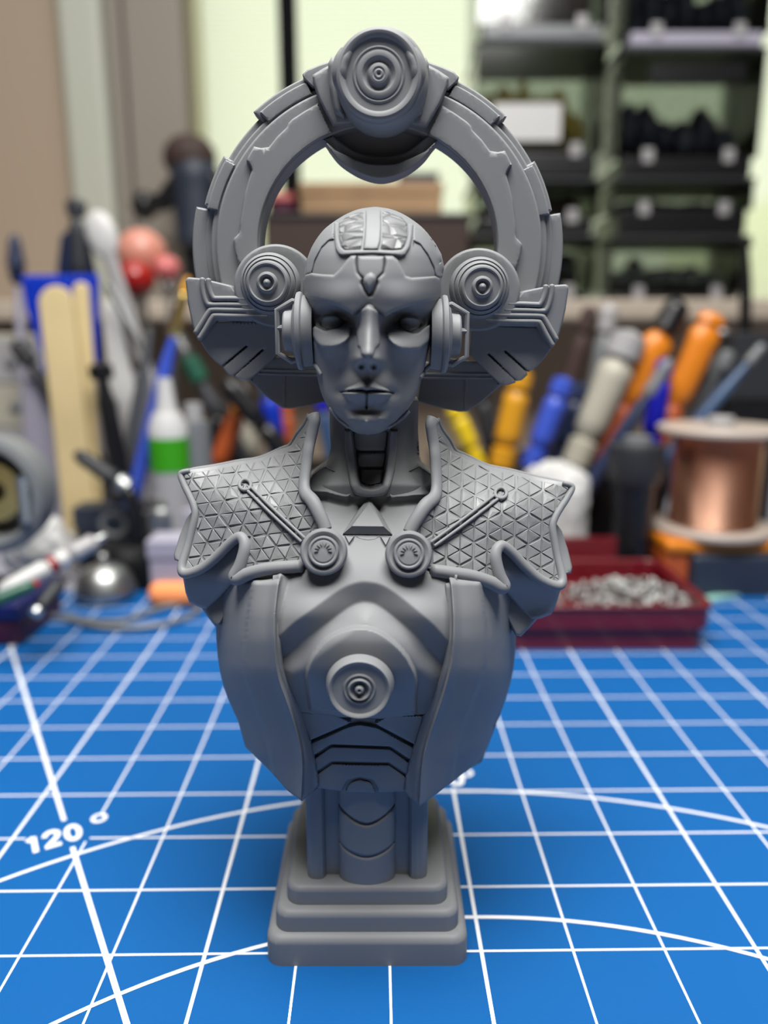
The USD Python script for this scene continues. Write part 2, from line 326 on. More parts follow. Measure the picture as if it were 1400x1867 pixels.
# --- torso: depth of the body's front surface over the photograph
t_hw = curve([(980, 265), (1050, 275), (1100, 274), (1150, 274), (1210, 272), (1260, 262), (1310, 242), (1370, 222), (1400, 205), (1480, 180)])
t_mid = curve([(880, 675), (1005, 670), (1150, 666), (1400, 661), (1480, 657)])
t_y = curve([(860, -0.32), (905, -0.46), (1000, -0.92), (1040, -1.08), (1080, -1.21), (1130, -1.34), (1175, -1.39), (1215, -1.38), (1280, -1.25), (1360, -1.11), (1440, -1.08), (1480, -1.06)])
def T0(x, y):
    u = np.clip(np.abs(x - t_mid(y)) / t_hw(y), 0, 1); f = t_y(y); return 0.10 - (0.10 - f) * np.sqrt(np.maximum(1 - u ** 3.1, 0))
def gau(x, y, cx, cy, sx, sy, p=2): return np.exp(-(np.abs((x - cx) / sx) ** p + np.abs((y - cy) / sy) ** p))
Zt = zoomed(500, 1030, 0.24286)
tm = mirror_fn(lambda x, y: 657 + (1258 - y) * 0.035, 0.03)
edge1 = catmull(Zt([(-120, 640), (20, 545), (150, 430), (350, 285), (500, 180), (600, 138), (690, 127), (800, 148), (900, 205), (1050, 322), (1200, 452), (1320, 590), (1450, 720)]), 6)
arch = catmull(Zt([(270, 1085), (255, 990), (238, 870), (250, 770), (300, 660), (400, 548), (520, 487), (645, 466), (770, 492), (880, 562), (980, 664), (1050, 790), (1072, 885), (1060, 1010), (1062, 1120)]), 6)
edge1p = np.vstack([edge1, [(900, 1400), (420, 1400)]]); archp = np.vstack([arch, [(660, 1310)]])
def relief_chest(x, y):
    d = t_y(y) + 0.01 + 0.10 * (np.abs(x - t_mid(y) + 4) / 160) ** 2.6 - 0.05 * gau(x, y, 556, 1122, 50, 40) - 0.05 * gau(x, y, 776, 1130, 50, 40)
    s = sdist(edge1p, x, y); d = d + 0.125 * np.clip(s / 36, 0, 1)                                    # a step back below the breast line
    d = d - 0.10 * sstep((s - 34) / 46) * np.exp(-((y - 1180) / 90) ** 2)
    s = sdist(archp, x, y); d = d - 0.10 * sstep((s + 1.5) / 4)
    return d
lap_l = [(521, 1028), (512, 1082), (507.6, 1160), (515, 1228), (541.6, 1286), (554, 1320), (566, 1369), (574, 1420)]
lap_r = [(813.5, 1040), (816, 1083), (818, 1160), (813.5, 1209), (796.6, 1262), (772, 1311), (758, 1359), (745, 1415)]
up = [(570, 866), (591, 851), (640, 872), (675, 884), (715, 874), (764, 850), (790, 868), (860, 960), (880, 1030)]
chest_out = [(499, 1030), (515, 960)] + up[:-2] + [(840, 960), (835, 1030), (832, 1080), (832, 1160), (828, 1230), (806, 1280), (792, 1300), (700, 1312), (600, 1308), (530, 1296), (508, 1240), (498, 1160), (496, 1060)]
clav = zoomed(560, 740, 0.17143)([(-60, 860), (60, 900), (200, 908), (330, 945), (420, 962), (480, 925), (520, 955), (660, 970), (800, 955), (870, 925), (900, 968), (1010, 958), (1180, 940), (1300, 935), (1450, 900)])
clavp = np.vstack([clav, [(900, 1500), (400, 1500)]])
def chest_top(x, y):
    d = relief_chest(x, y); s = sdist(clavp, x, y); d = d + 0.35 * sstep((np.abs(x - 668) - 100) / 40) * sstep((1050 - y) / 24)
    d = d + 0.075 * np.clip((s - 2) / 16, 0, 1) * np.exp(-np.maximum(s - 18, 0) / 55.0)
    d = d - 0.035 * np.exp(-(s / 4.0) ** 2)
    return d
B('chest', plate(chest_out, chest_top, 0.5, 0, 0, step=2.8), smooth=60)
bk = lathe(np.array([-0.03, 0.1, 0]), smoothp([(0.02, 1.75), (0.9, 1.8), (1.2, 2.3), (1.42, 3.0), (1.5, 3.8), (1.5, 4.4), (1.15, 4.8), (0.6, 4.95), (0.02, 5.0)], 4), axis=(0, 0, 1), n=48)
bk.vertices[:, 1] = np.maximum(bk.vertices[:, 1], 0.2); B('back', bk, smooth=50)
# abdomen: chevron plates, lower ones tucked under upper ones
ab = lambda x, y: T0(x, y) + 0.10
def ab_plate(P, dy, nm='abdomen_plate'): B(nm, plate(P, lambda x, y: ab(x, y) + dy, 0.25, 3.2, 0.035, step=6), smooth=35)
ab_plate([(540, 1296), (610, 1302), (640, 1316), (632, 1321), (565, 1350), (552, 1320)], 0.02)
ab_plate([(772, 1304), (708, 1303), (684, 1318), (690, 1323), (757, 1358), (768, 1320)], 0.02)
ab_plate([(557, 1358), (634, 1325), (655, 1320), (688, 1326), (758, 1364), (752, 1388), (750, 1386), (711, 1361), (603, 1357), (566, 1381)], 0.05)
ab_plate([(566, 1387), (604, 1361), (711, 1365), (750, 1392), (746, 1416), (709, 1390), (604, 1388), (573, 1410)], 0.075)
ab_plate([(572, 1416), (605, 1392), (709, 1394), (747, 1421), (740, 1443), (689, 1444), (686, 1432), (679, 1422), (656, 1416), (636, 1421), (628, 1431), (625, 1442), (575, 1436)], 0.085)
ab_plate([(630, 1443), (634, 1432), (641, 1425), (656, 1421), (674, 1425), (681, 1433), (684, 1445)], 0.09, 'abdomen_button')
B('abdomen_core', plate([(530, 1280), (790, 1280), (770, 1360), (742, 1440), (578, 1434), (548, 1360)], lambda x, y: T0(x, y) + 0.22, 0.6, 0, 0, step=8), smooth=50)
# vest: two thick side panels that wrap round the body, with a folded lapel each
vest_l = [(515, 1030), (507, 1075), (502, 1126), (503, 1185), (508, 1233), (525, 1282), (540, 1330), (552, 1388), (550, 1461), (522, 1440), (497, 1411), (470, 1384), (447, 1362), (434, 1315), (411, 1262), (399, 1212), (393.5, 1150), (393, 1100), (392, 1050), (395, 1015), (450, 1005)]
vest_r = [(818, 1040), (823, 1083), (826, 1146), (821, 1214), (806, 1272), (789, 1321), (770, 1384), (763, 1472), (795, 1448), (827, 1424), (850, 1406), (878, 1389), (893, 1352), (908, 1312), (926, 1262), (937, 1212), (941, 1150), (940, 1110), (934, 1060), (920, 1020), (870, 1010)]
fold_l = [(461, 1000), (461, 1048), (456, 1087), (449, 1145), (444, 1204), (452, 1252), (473, 1311), (490, 1359), (496, 1410), (500, 1450)]
fold_r = [(879, 1000), (879, 1063), (886, 1146), (884, 1209), (865, 1272), (840, 1340), (828, 1398), (825, 1450)]
sm = lambda P, n=4: [tuple(p) for p in catmull(P, n)]
vest_l = sm(vest_l[:9]) + sm(vest_l[9:13]) + sm(vest_l[13:]); vest_r = sm(vest_r[:8]) + sm(vest_r[8:12]) + sm(vest_r[12:])
NL, NR = 33, 29
fold_l, fold_r = catmull(fold_l, 4), catmull(fold_r, 4)
def vest_depth(fold, edge, sgn):
    fo = np.vstack([fold, [(660, 1600), (660, 900)]])
    def d(x, y):
        s = sdist(fo, x, y); e = ldist(edge, x, y)
        f2 = np.exp(-((s + 34) / 12.0) ** 2) * np.exp(-((y - 1040) / 60) ** 2)
        f3 = np.exp(-((s - 4) / 9.0) ** 2) * np.exp(-((y - 1030) / 60) ** 2)
        return T0(x, y) - 0.02 - 0.055 * sstep((s + 1.5) / 3) - 0.065 * np.exp(-(e / 10.0) ** 2) - 0.04 * f3 + 0.03 * f2 + 0.30 * sstep((1064 - y) / 24)
    return d
B('vest_panel', plate(vest_l, vest_depth(fold_l, vest_l[:NL], 1), 0.34, 3, 0.03, step=4.5), smooth=50)
B('vest_panel', plate(vest_r, vest_depth(fold_r, vest_r[:NR], -1), 0.34, 3, 0.03, step=4.5), smooth=50)
def inner_lapel(edge, inner):
    P = list(edge) + sm(inner)[::-1]
    B('vest_lapel', plate(P, lambda x, y: T0(x, y) + 0.0 + 0.16 * sstep(ldist(edge, x, y) / 26.0) + 0.34 * sstep((1068 - y) / 24), 0.2, 0, 0, step=4), smooth=60)
inner_lapel(vest_l[:NL], [(524, 1030), (515, 1083), (512, 1160), (518, 1228), (545, 1286), (558, 1320), (571, 1369), (580, 1420), (580, 1436)])
inner_lapel(vest_r[:NR], [(810, 1040), (812, 1083), (814, 1160), (809, 1209), (792, 1262), (768, 1311), (754, 1359), (740, 1415), (738, 1444)])
# chest boss: stepped cone with rings
c0 = W(657, 1241, -1.29); s1 = S(-1.59); c1 = W(656.6, 1258, -1.59)
prof = [(71, -0.25), (69.5, 0.0), (68, 0.10), (65, 0.2), (61.5, 0.275), (60.5, 0.295), (58.5, 0.31), (55, 0.305), (52.5, 0.29), (51, 0.282), (33, 0.276), (31.5, 0.285), (29.5, 0.298), (27, 0.294), (26, 0.28), (24, 0.28), (23, 0.295), (20.5, 0.312), (18, 0.305), (16, 0.278), (12, 0.262), (10.5, 0.27), (9, 0.295), (6.5, 0.318), (4, 0.322), (3, 0.312), (1.5, 0.29), (0, 0.285)]
B('chest_boss', lathe(c0, [(r * s1, h) for r, h in prof], n=72, shift=[(c1[2] - c0[2]) * np.clip(h / 0.3, 0, 1) for r, h in prof]), smooth=32)
# pendant triangle and two small lugs
Zn = zoomed(560, 740, 0.17143)
def wedge(outer, inner, d_out, d_in, name, thick=0.12):
    a, b = [W(x, y, d_out(x, y) if callable(d_out) else d_out) for x, y in outer], [W(x, y, d_in(x, y) if callable(d_in) else d_in) for x, y in inner]; n = len(a)
    bk = [p + [0, thick, 0] for p in a]; V = np.array(a + b + bk); f = []
    for i in range(n):
        j = (i + 1) % n; f += [[i, j, n + j], [i, n + j, n + i], [i, 2 * n + j, j], [i, 2 * n + i, 2 * n + j]]
    for i in range(1, n - 1): f.append([n, n + i, n + i + 1])
    m = trimesh.Trimesh(V, f, process=False); trimesh.repair.fix_normals(m); B(name, m, smooth=False)
cd = lambda e: (lambda x, y: float(chest_top(np.array([x]), np.array([y]))[0]) - e)
wedge(Zn([(652, 965), (905, 1368), (378, 1362)]), Zn([(655, 1035), (812, 1282), (478, 1278)]), cd(0.02), cd(0.13), 'pendant')
B('pendant_shadow_gap', plate(Zn([(490, 1370), (800, 1372), (770, 1400), (720, 1425), (650, 1436), (580, 1425), (520, 1402)]), lambda x, y: chest_top(x, y) - 0.008, 0.1, 3, 0.03, 5))
wedge(Zn([(395, 1378), (505, 1388), (445, 1478)]), Zn([(410, 1388), (490, 1394), (445, 1455)]), cd(0.0), cd(0.04), 'collar_lug')
wedge(Zn([(772, 1392), (890, 1392), (835, 1500)]), Zn([(790, 1400), (872, 1402), (836, 1478)]), cd(0.0), cd(0.04), 'collar_lug')
# --- neck
n_hw = curve([(740, 82), (783, 80.5), (817, 80), (840, 86), (856, 100), (870, 118), (885, 145)]); n_mid = curve([(740, 684), (890, 676)])
def Nk(x, y):
    u = np.clip(np.abs(x - n_mid(y)) / n_hw(y), 0, 1); f = curve([(730, -0.40), (800, -0.37), (850, -0.40), (885, -0.48)])(y)
    return 0.12 - (0.12 - f) * np.sqrt(np.maximum(1 - u ** 2.2, 0))
frame_o = Zn([(395, 255), (398, 450), (428, 700), (450, 830), (480, 900), (515, 945), (580, 965), (655, 972), (740, 968), (810, 955), (860, 915), (890, 850), (930, 700), (958, 450), (965, 260)])
frame_i = Zn([(880, 255), (868, 400), (850, 560), (825, 720), (795, 845), (750, 872), (680, 884), (610, 872), (572, 850), (545, 760), (515, 600), (490, 430), (470, 255)])
throat = Zn([(470, 255), (490, 430), (515, 600), (545, 760), (572, 850), (610, 872), (680, 884), (750, 872), (795, 845), (825, 720), (850, 560), (868, 400), (880, 255)])
nk_out = [(601, 730), (601, 783), (603, 817), (598, 838), (588, 856), (560, 872), (555, 890), (640, 905), (675, 908), (710, 905), (800, 892), (795, 876), (774, 858), (765, 836), (762, 783), (763, 730)]
def neck_depth(x, y):
    s = sdist(throat, x, y); d = Nk(x, y) + 0.16 * sstep((s + 1) / 5)
    return d
B('neck', plate(nk_out, neck_depth, 0.5, 0, 0, step=3.5), smooth=50)
B('neck_frame', plate(frame_o + frame_i, lambda x, y: Nk(x, y) - 0.07 - 0.05 * sstep((y - 850) / 50), 0.2, 5, 0.05, step=4.5), smooth=50)
for a0, b0, l0 in ((255, 480, 470), (495, 655, 520), (668, 872, 545)):
    P = Zn([(l0 + 12, a0), (520 if a0 < 300 else l0 + 10, a0), (840 - (a0 - 255) * 0.06, a0), (862 - (a0 - 255) * 0.09, a0 + 8), (862 - (b0 - 255) * 0.115, b0 - 20), (840 - (b0 - 255) * 0.1, b0), (560 + (b0 - 480) * 0.08, b0), (500 + (b0 - 480) * 0.15, b0 - 20)])
    B('throat_segment', plate(P, lambda x, y: Nk(x, y) + 0.10, 0.15, 3, 0.05, step=6), smooth=40)
# --- mantle: two shoulder capes of small triangular scales with a rolled trim
mm = mirror_fn(lambda x, y: 668 + 0.045 * max(0, (668 - x) - 77) + (1005 - y) * 0.045, 0.033)
top_edge = [(563, 758), (556, 774), (542, 792), (530, 811), (513, 817), (473, 834), (435, 840), (395, 848), (357, 854), (334, 857)]
left_edge = [(334, 857), (327, 866), (335, 885), (343, 902), (352, 921.5), (356, 940), (349, 971), (342, 997), (329, 1037)]
low_edge = [(329, 1037), (334, 1048), (346, 1048), (370, 1038), (395, 1017), (418, 995), (432, 982), (440, 978), (446, 984), (447, 1003), (437, 1038), (424, 1062), (451, 1046), (480, 1038), (510, 1034), (548, 1032), (590, 1020)]
neck_edge = [(596, 965), (592, 955), (585, 938), (573, 916), (560, 900), (556, 881), (559, 850), (564, 815), (572, 785), (576, 765), (570, 754)]
man_l = top_edge[:-1] + left_edge + low_edge[1:] + [(600, 1000)] + neck_edge[:-1]
D_man = tps([(569, 752, -0.35), (530, 811, -0.05), (473, 834, 0.02), (395, 848, 0.0), (334, 857, -0.10), (560, 820, -0.45), (556, 881, -0.62), (575, 920, -0.82), (596, 962, -0.93), (590, 1015, -1.00),
             (510, 1034, -0.93), (425, 1060, -0.80), (447, 1000, -0.74), (438, 978, -0.66), (395, 1017, -0.62), (334, 1048, -0.55), (342, 990, -0.38), (356, 938, -0.30), (329, 868, -0.12), (420, 900, -0.42), (480, 920, -0.62), (520, 970, -0.80), (480, 870, -0.30), (400, 960, -0.52)])
def D_man_r(x, y):
    P = np.c_[np.ravel(x), np.ravel(y)].astype(float); m = np.full(len(P), 676.0)
    for _ in range(4):
        lx = 2 * m - P[:, 0]; ly = P[:, 1] - 0.033 * 2 * (m - lx); m = 668 + 0.045 * np.maximum(0, (668 - lx) - 77) + (1005 - ly) * 0.045
    return D_man(2 * m - P[:, 0], P[:, 1] - 0.033 * 2 * (m - (2 * m - P[:, 0]))).reshape(np.shape(x))
def scales(region, depth, size, ang, parent):
    sh = Polygon(region).buffer(0); x0, y0, x1, y1 = sh.bounds; cx, cy = (x0 + x1) / 2, (y0 + y1) / 2; h = size * math.sqrt(3) / 2; n = 0; ca, sa = math.cos(ang), math.sin(ang)
    vx = lambda q, r: np.array([(q + r / 2) * size, r * h])
    for i in range(-26, 27):
        for j in range(-18, 19):
            for up_ in (0, 1):
                K = [(i, j), (i + 1, j), (i, j + 1)] if up_ else [(i + 1, j), (i + 1, j + 1), (i, j + 1)]
                T = np.array([vx(*k_) for k_ in K]); hub = next(t for t, k_ in zip(T, K) if (k_[0] - k_[1]) % 3 == 0); m_ = T.mean(0); T = T + (hub - m_) * 0.055
                P = Polygon([(cx + ca * x - sa * y, cy + sa * x + ca * y) for x, y in T])
                if not P.intersects(sh): continue
                gap = 0.75
                P = P.intersection(sh).buffer(-gap, join_style=2)
                if P.is_empty: continue
                if P.geom_type != 'Polygon': P = max(P.geoms, key=lambda g: g.area)
                if P.area < 30: continue
                o = np.array(P.simplify(0.4).exterior.coords)[:-1]; c = np.array(P.centroid.coords[0]); q = c + (o - c) * 0.82; k = len(o)
                tilt = [rng.uniform(-1, 1) * 0.0008 for _ in range(2)]
                a = W(o[:, 0], o[:, 1], depth(o[:, 0], o[:, 1]) - 0.002); b = W(q[:, 0], q[:, 1], depth(q[:, 0], q[:, 1]) - 0.013 + (q - c) @ tilt); cc = W(c[0], c[1], float(depth(c[:1], c[1:])[0]) - 0.014)
                f = []
                for e in range(k):
                    g_ = (e + 1) % k; f += [[e, g_, k + g_], [e, k + g_, k + e], [k + e, k + g_, 2 * k]]
                m = trimesh.Trimesh(np.vstack([a, b, [cc]]), f, process=False)
                nn = np.cross(b[1] - b[0], cc - b[0]);
                if nn[1] > 0: m = trimesh.Trimesh(m.vertices, m.faces[:, ::-1], process=False)
                obj('scale', m, M_man, parent, False); n += 1
    return n
M_man = mat('resin_grey_scuffed', (0.205, 0.212, 0.217), 0.45, spec=0.45, bump=0.12, bscale=900, var=0.08, vscale=220)
def to3(P, depth, off=0.0, n=6): 
    P = catmull(P, n); return W(P[:, 0], P[:, 1], depth(P[:, 0], P[:, 1]) + off)
def cape(mir, depth, size):
    g = (lambda P: [tuple(p) for p in mir(P)]) if mir else (lambda P: P)
    mp = obj('mantle', plate(g(man_l), depth, 0.10, 2, 0.02, step=8), M_man, bust, 45)
    reg = Polygon(g(man_l)).buffer(-6.5)
    n = scales(reg.exterior.coords, depth, size, -0.13 if not mir else math.pi / 6 + 0.03, mp)
    up_rim = g([(563, 756), (555, 774), (541, 792), (529, 811), (513, 818), (473, 835), (435, 841), (395, 849), (357, 855), (336, 860)])
    B('mantle_rim', tube(to3(up_rim, depth, 0.03), 0.022), smooth=True)
    le = g([(345, 858), (329, 864), (336, 885), (345, 903), (353, 921.5), (356, 940), (349, 971), (342, 997), (332, 1030), (334, 1044), (346, 1045), (370, 1035), (395, 1015), (418, 992), (432, 981), (440, 980), (446, 989), (446, 1005), (438, 1032), (428, 1052), (436, 1054), (451, 1047), (480, 1039), (510, 1035), (550, 1032)])
    wid = np.interp(np.linspace(0, 1, 145), [0, 0.1, 0.3, 0.36, 0.6, 0.8, 1], [0.026, 0.036, 0.042, 0.05, 0.054, 0.07, 0.062])
    p3 = to3(le, depth, -0.01); B('mantle_trim', tube(p3, np.interp(np.linspace(0, 1, len(p3)), np.linspace(0, 1, 145), wid)), smooth=True)
    ne = g([(594, 966), (590, 955), (582, 937), (570, 914), (557, 899), (554.5, 881), (558, 850), (563, 815), (570, 785), (573, 768), (571, 757)])
    p3 = to3(ne, depth, -0.02); B('collar_band', tube(p3, np.interp(np.linspace(0, 1, len(p3)), [0, 0.3, 0.5, 0.85, 1], [0.06, 0.068, 0.058, 0.06, 0.07]), flat=0.75), smooth=True)
    # pin with an eyelet
    ey = g([(447, 884)])[0]; t = np.linspace(0, 2 * math.pi, 28); ring_ = np.c_[ey[0] + 10.5 * np.cos(t), ey[1] + 9.5 * np.sin(t)]
    B('pin_eyelet', tube(W(ring_[:-1, 0], ring_[:-1, 1], depth(ring_[:-1, 0], ring_[:-1, 1]) - 0.045), 0.018, closed=True), smooth=True)
    for o in (-3.2, 3.2):
        bar = np.array(g([(455 + o, 892 - o), (500 + o, 936 - o), (552 + o, 984 - o)])); B('pin_bar', tube(to3(bar, depth, -0.04), 0.016), smooth=True)
    # cloth folds hanging under the cape, and the flap behind it
    D_flap = lambda x, y: depth(x, y) + 0.07 + 0.0 * x
    dz = lambda e: (lambda x, y: depth(x, y) + e)
    B('cape_fold', plate(g([(333, 1050), (338, 1080), (345, 1098), (360, 1106), (378, 1112), (400, 1090), (428, 1060), (438, 1036), (446, 990), (430, 984), (395, 1018), (368, 1040)]), lambda x, y: depth(x, y) + 0.10 + 0.30 * sstep((y - 1040) / 80), 0.25, 6, 0.08, step=6), smooth=50)
    B('cape_fold', plate(g([(362, 1100), (378, 1124), (392, 1142), (402, 1140), (430, 1090), (450, 1040), (430, 1040), (400, 1080)]), lambda x, y: depth(x, y) + 0.42 + 0.0 * x, 0.25, 5, 0.08, step=7), smooth=50)
    B('cape_flap', plate(g([(352, 930), (340, 945), (327, 978), (317, 1010), (318, 1021), (330, 1025), (345, 1020), (356, 960)]), lambda x, y: D_flap(x, y), 0.3, 3, 0.04, step=7), smooth=50)
    return n
n1 = cape(None, D_man, 27.5); n2 = cape(mm, D_man_r, 28.5)
# clasps
def clasp(px, py):
    y = -1.07; c = W(px, py, y); s = S(y - 0.12); ax = np.array([0, -0.95, 0.31]); upv = np.array([0, 0.31, 0.95])
    cl = B('clasp', lathe(c, [(r * s, h) for r, h in [(41, -0.12), (43.5, -0.03), (44.5, 0.01), (43.5, 0.04), (41, 0.058), (37.5, 0.064), (33.5, 0.056), (31, 0.045), (30, 0.04), (29.3, 0.045), (28.6, 0.075), (27, 0.092), (25, 0.094), (23.5, 0.086), (22, 0.08), (21, 0.083), (19.5, 0.09), (10, 0.094), (0, 0.095)]], axis=ax, n=64), smooth=32)
    ms = []
    for t in [math.pi * (0.02 + k * 0.137) for k in range(8)]:
        e = np.array([math.cos(t), 0, 0]) + upv * math.sin(t); q = (np.array([-math.sin(t), 0, 0]) + upv * math.cos(t)) * 2.4 * s
        a = c + e * 9 * s + ax * 0.093; b = c + e * 16.5 * s + ax * 0.09; u = ax * 0.016
        V = np.array([a, b + q, b - q, a + u, b + q + u, b - q + u]); m = trimesh.Trimesh(V, [[3, 4, 5], [0, 1, 4], [0, 4, 3], [1, 2, 5], [1, 5, 4], [2, 0, 3], [2, 3, 5]], process=False)
        ms.append(m)
    B('sun_ray', ms, cl, smooth=False)
clasp(590.5, 1006); clasp(745, 1010.5)
# --- head
h_hw = curve([(377, 2), (378.5, 14), (380, 24), (388, 47), (400, 68), (418, 91), (438, 106), (458, 116), (480, 122), (502, 125), (530, 124), (560, 119), (586, 116), (612, 111.5), (652, 103.5), (690, 95), (720, 86), (744, 72.5), (766, 52), (778, 40), (785, 30), (790, 19), (793.5, 3)])
h_mid = curve([(377, 683.5), (500, 679.5), (643, 675), (793, 671)])
h_y = curve([(377, -0.20), (382, -0.36), (400, -0.56), (430, -0.75), (470, -0.88), (520, -0.93), (560, -0.90), (600, -0.87), (650, -0.86), (700, -0.87), (740, -0.86), (765, -0.84), (782, -0.76), (793, -0.6)])
h_s = curve([(377, -0.18), (420, -0.12), (500, -0.12), (600, -0.2), (700, -0.34), (760, -0.5), (793, -0.62)])
Z2 = zoomed(540, 540, 0.2); Z1 = zoomed(540, 370, 0.2)
hm = mirror_fn(lambda x, y: 671.5, 0.0)
def Hd0(x, y):
    u = np.clip(np.abs(x - h_mid(y)) / h_hw(y), 0, 1); s = h_s(y); return s - (s - h_y(y)) * np.maximum(1 - u ** 2.35, 0) ** 0.47
brow_low = Z1([(70, 850), (300, 895), (420, 950), (500, 1005), (560, 1010), (655, 1015), (760, 1010), (820, 1005), (920, 965), (1100, 915), (1300, 880)])
def Hd(x, y):
    d = Hd0(x, y); nx = 671 + (643 - y) * 0.03; e = y - 0.018 * (x - 671)
    ax = np.abs(x - nx)
    d = d - 0.05 * np.exp(-(ax / 44) ** 2) * sstep((e - 535) / 30) * (1 - sstep((e - 650) / 30))                      # mid-face stands forward
    for sx in (-1, 1):
        ex = 605 if sx < 0 else 746
        d = d + 0.24 * gau(x, e, ex, 583, 41, 21, 2.6)                                                              # eye sockets
        d = d + 0.10 * gau(x, e, ex - sx * 24, 586, 18, 18)                                                         # deeper towards the nose
        q = ((x - (ex + sx * 1)) / 20) ** 2 + ((e - 588) / 13) ** 2; d = d - 0.13 * np.sqrt(np.maximum(1 - q, 0))    # eyeball
        lid = e - (575 + 0.010 * (x - ex) ** 2 * 0.9); d = d - 0.085 * np.exp(-((lid - 3) / 5.5) ** 2) * np.exp(-((x - ex) / 25) ** 4)       # upper lid
        lid = e - (601 - 0.008 * (x - ex) ** 2); d = d - 0.05 * np.exp(-(lid / 4.0) ** 2) * np.exp(-((x - ex) / 24) ** 4)
        d = d - 0.05 * gau(x, e, ex + sx * 8, 630, 34, 17)                                                           # cheekbone
        d = d + 0.055 * gau(x, e, ex + sx * 2, 690, 22, 34)                                                          # hollow cheek
        d = d - 0.075 * gau(x, e, nx + sx * 17, 655, 9, 11)                                                          # nostril wing
        d = d + 0.13 * gau(x, e, nx + sx * 10.5, 667, 6, 5.5)                                                        # nostril
        d = d + 0.03 * gau(x, e, nx + sx * 48, 716, 12, 9)                                                           # corner of the mouth
    ridge = curve([(540, 0.02), (560, 0.06), (600, 0.14), (630, 0.24), (645, 0.29), (655, 0.28), (668, 0.14), (682, 0.02), (690, 0.0)])(e)
    wid = curve([(540, 22), (575, 15), (610, 15.5), (640, 19), (660, 19), (685, 18)])(e)
    d = d - ridge * np.exp(-(ax / wid) ** 2.4)
    d = d - 0.05 * gau(x, e, nx, 700, 40, 22)                                                                         # muzzle
    d = d + 0.03 * np.exp(-(ax / 4.5) ** 2) * gau(x, e, nx, 690, 50, 9)                                              # philtrum
    bow = 700 - 6.5 * np.exp(-((ax - 8) / 10) ** 2) + 0.0105 * np.minimum(ax, 50) ** 2 * 0.62
    line = 711.5 + 0.0018 * ax ** 2 + 1.5 * np.exp(-(ax / 6) ** 2)
    inl = (1 - sstep((ax - 34) / 16))
    up_l = np.clip((e - bow) / np.maximum(line - bow, 1.5), 0, 1); d = d - 0.085 * inl * np.where((e > bow) & (e < line), np.sin(np.pi * up_l * 0.62) ** 1.0, 0)
    lowb = 741 - 0.010 * ax ** 2
    lo_l = np.clip((e - line) / np.maximum(lowb - line, 2), 0, 1); d = d - 0.085 * inl * np.where((e > line) & (e < lowb), np.sin(np.pi * np.minimum(lo_l ** 0.55, 1)) ** 1.15, 0)
    d = d + 0.07 * np.exp(-((e - line) / 1.9) ** 2) * (1 - sstep((ax - 42) / 10))                                     # line of the mouth
    d = d + 0.06 * np.exp(-(ax / 2.0) ** 2) * sstep((e - 712) / 3) * (1 - sstep((e - 742) / 5))                       # split lower lip
    d = d + 0.04 * gau(x, e, nx, 748, 30, 7)
    d = d - 0.09 * gau(x, e, nx, 768, 26, 16)                                                                         # chin
    for ox, oy, r in ((-27, 764, 7), (29, 764, 7), (0.5, 769, 3)): d = d - 0.03 * gau(x, y, nx + ox, oy, r, r * 0.8)
    return d
def head_mesh():
    py = np.unique(np.r_[np.linspace(377, 380, 5), np.linspace(380, 400, 14), np.linspace(400, 785, 300), np.linspace(785, 793.5, 10)])
    th = np.linspace(-np.pi / 2, np.pi / 2, 240); nb = 40; V, f = [], []
    for y in py:
        u = np.sin(th); x = h_mid(y) + h_hw(y) * u; yy = np.full_like(x, y); fr = W(x, yy, Hd(x, yy))
        a, b = fr[0], fr[-1]; t = np.linspace(0, np.pi, nb + 2)[1:-1]; c = (a + b) / 2; hw = (b[0] - a[0]) / 2
        dep = 0.62 * math.sqrt(max(hw / 0.67, 0)) if y < 560 else 0.62 * (hw / 0.67) ** 0.5
        bk = np.c_[c[0] + hw * np.cos(t), c[1] + dep * np.sin(t), np.interp(t, [0, np.pi], [b[2], a[2]])]
        V.append(np.vstack([fr, bk]))
    k = len(V[0]); n = len(V); V = np.vstack(V)
    for i in range(n - 1):
        a = i * k + np.arange(k); b = i * k + (np.arange(k) + 1) % k; f += [np.c_[a, b + k, b], np.c_[a, a + k, b + k]]
    f = np.vstack(f); m = trimesh.Trimesh(V, f, process=False)
    return m
head = B('head', head_mesh(), smooth=50)
def on_head(name, P, h, bevel=2.5, step=4.0, sm=45, parent=None, bh=None, base=Hd0): return B(name, plate(P, lambda x, y: base(x, y) - h, h + 0.10, bevel, bh or min(h * 0.8, 0.04), step), parent if parent is not None else head, smooth=sm)
brow = Z1([(85, 655), (140, 640), (240, 652), (340, 656), (380, 620), (420, 575), (460, 520), (500, 482), (548, 480), (545, 560), (555, 635), (600, 690), (590, 735), (620, 800), (655, 850), (690, 850), (720, 790), (745, 735), (742, 690), (795, 640), (810, 560), (806, 482), (880, 484), (925, 520), (960, 585), (1000, 665), (1050, 682), (1160, 676), (1270, 668), (1310, 690), (1322, 760), (1318, 868), (1230, 890), (1100, 918), (980, 955), (880, 998), (810, 1040), (790, 1020), (655, 928), (540, 1000), (520, 1020), (440, 975), (330, 915), (200, 885), (75, 858), (58, 800), (60, 700)])
on_head('brow_guard', brow, 0.075, 4.0, 4.0, bh=0.05, base=lambda x, y: Hd0(x, y) - 0.055 * sstep((y - 505) / 45) * np.exp(-((np.abs(x - 674) - 62) / 48) ** 2))
dart = Z1([(558, 482), (800, 484), (798, 560), (790, 632), (735, 688), (728, 730), (700, 800), (672, 838), (655, 842), (635, 805), (604, 735), (610, 688), (562, 632), (556, 560)])
on_head('brow_dart', dart, 0.05, 3.0)
tip = Z1([(612, 690), (640, 650), (680, 628), (720, 655), (732, 692), (722, 735), (695, 795), (664, 830), (640, 795), (612, 735)])
on_head('brow_gem', tip, 0.11, 7.0, 4.0, bh=0.07)
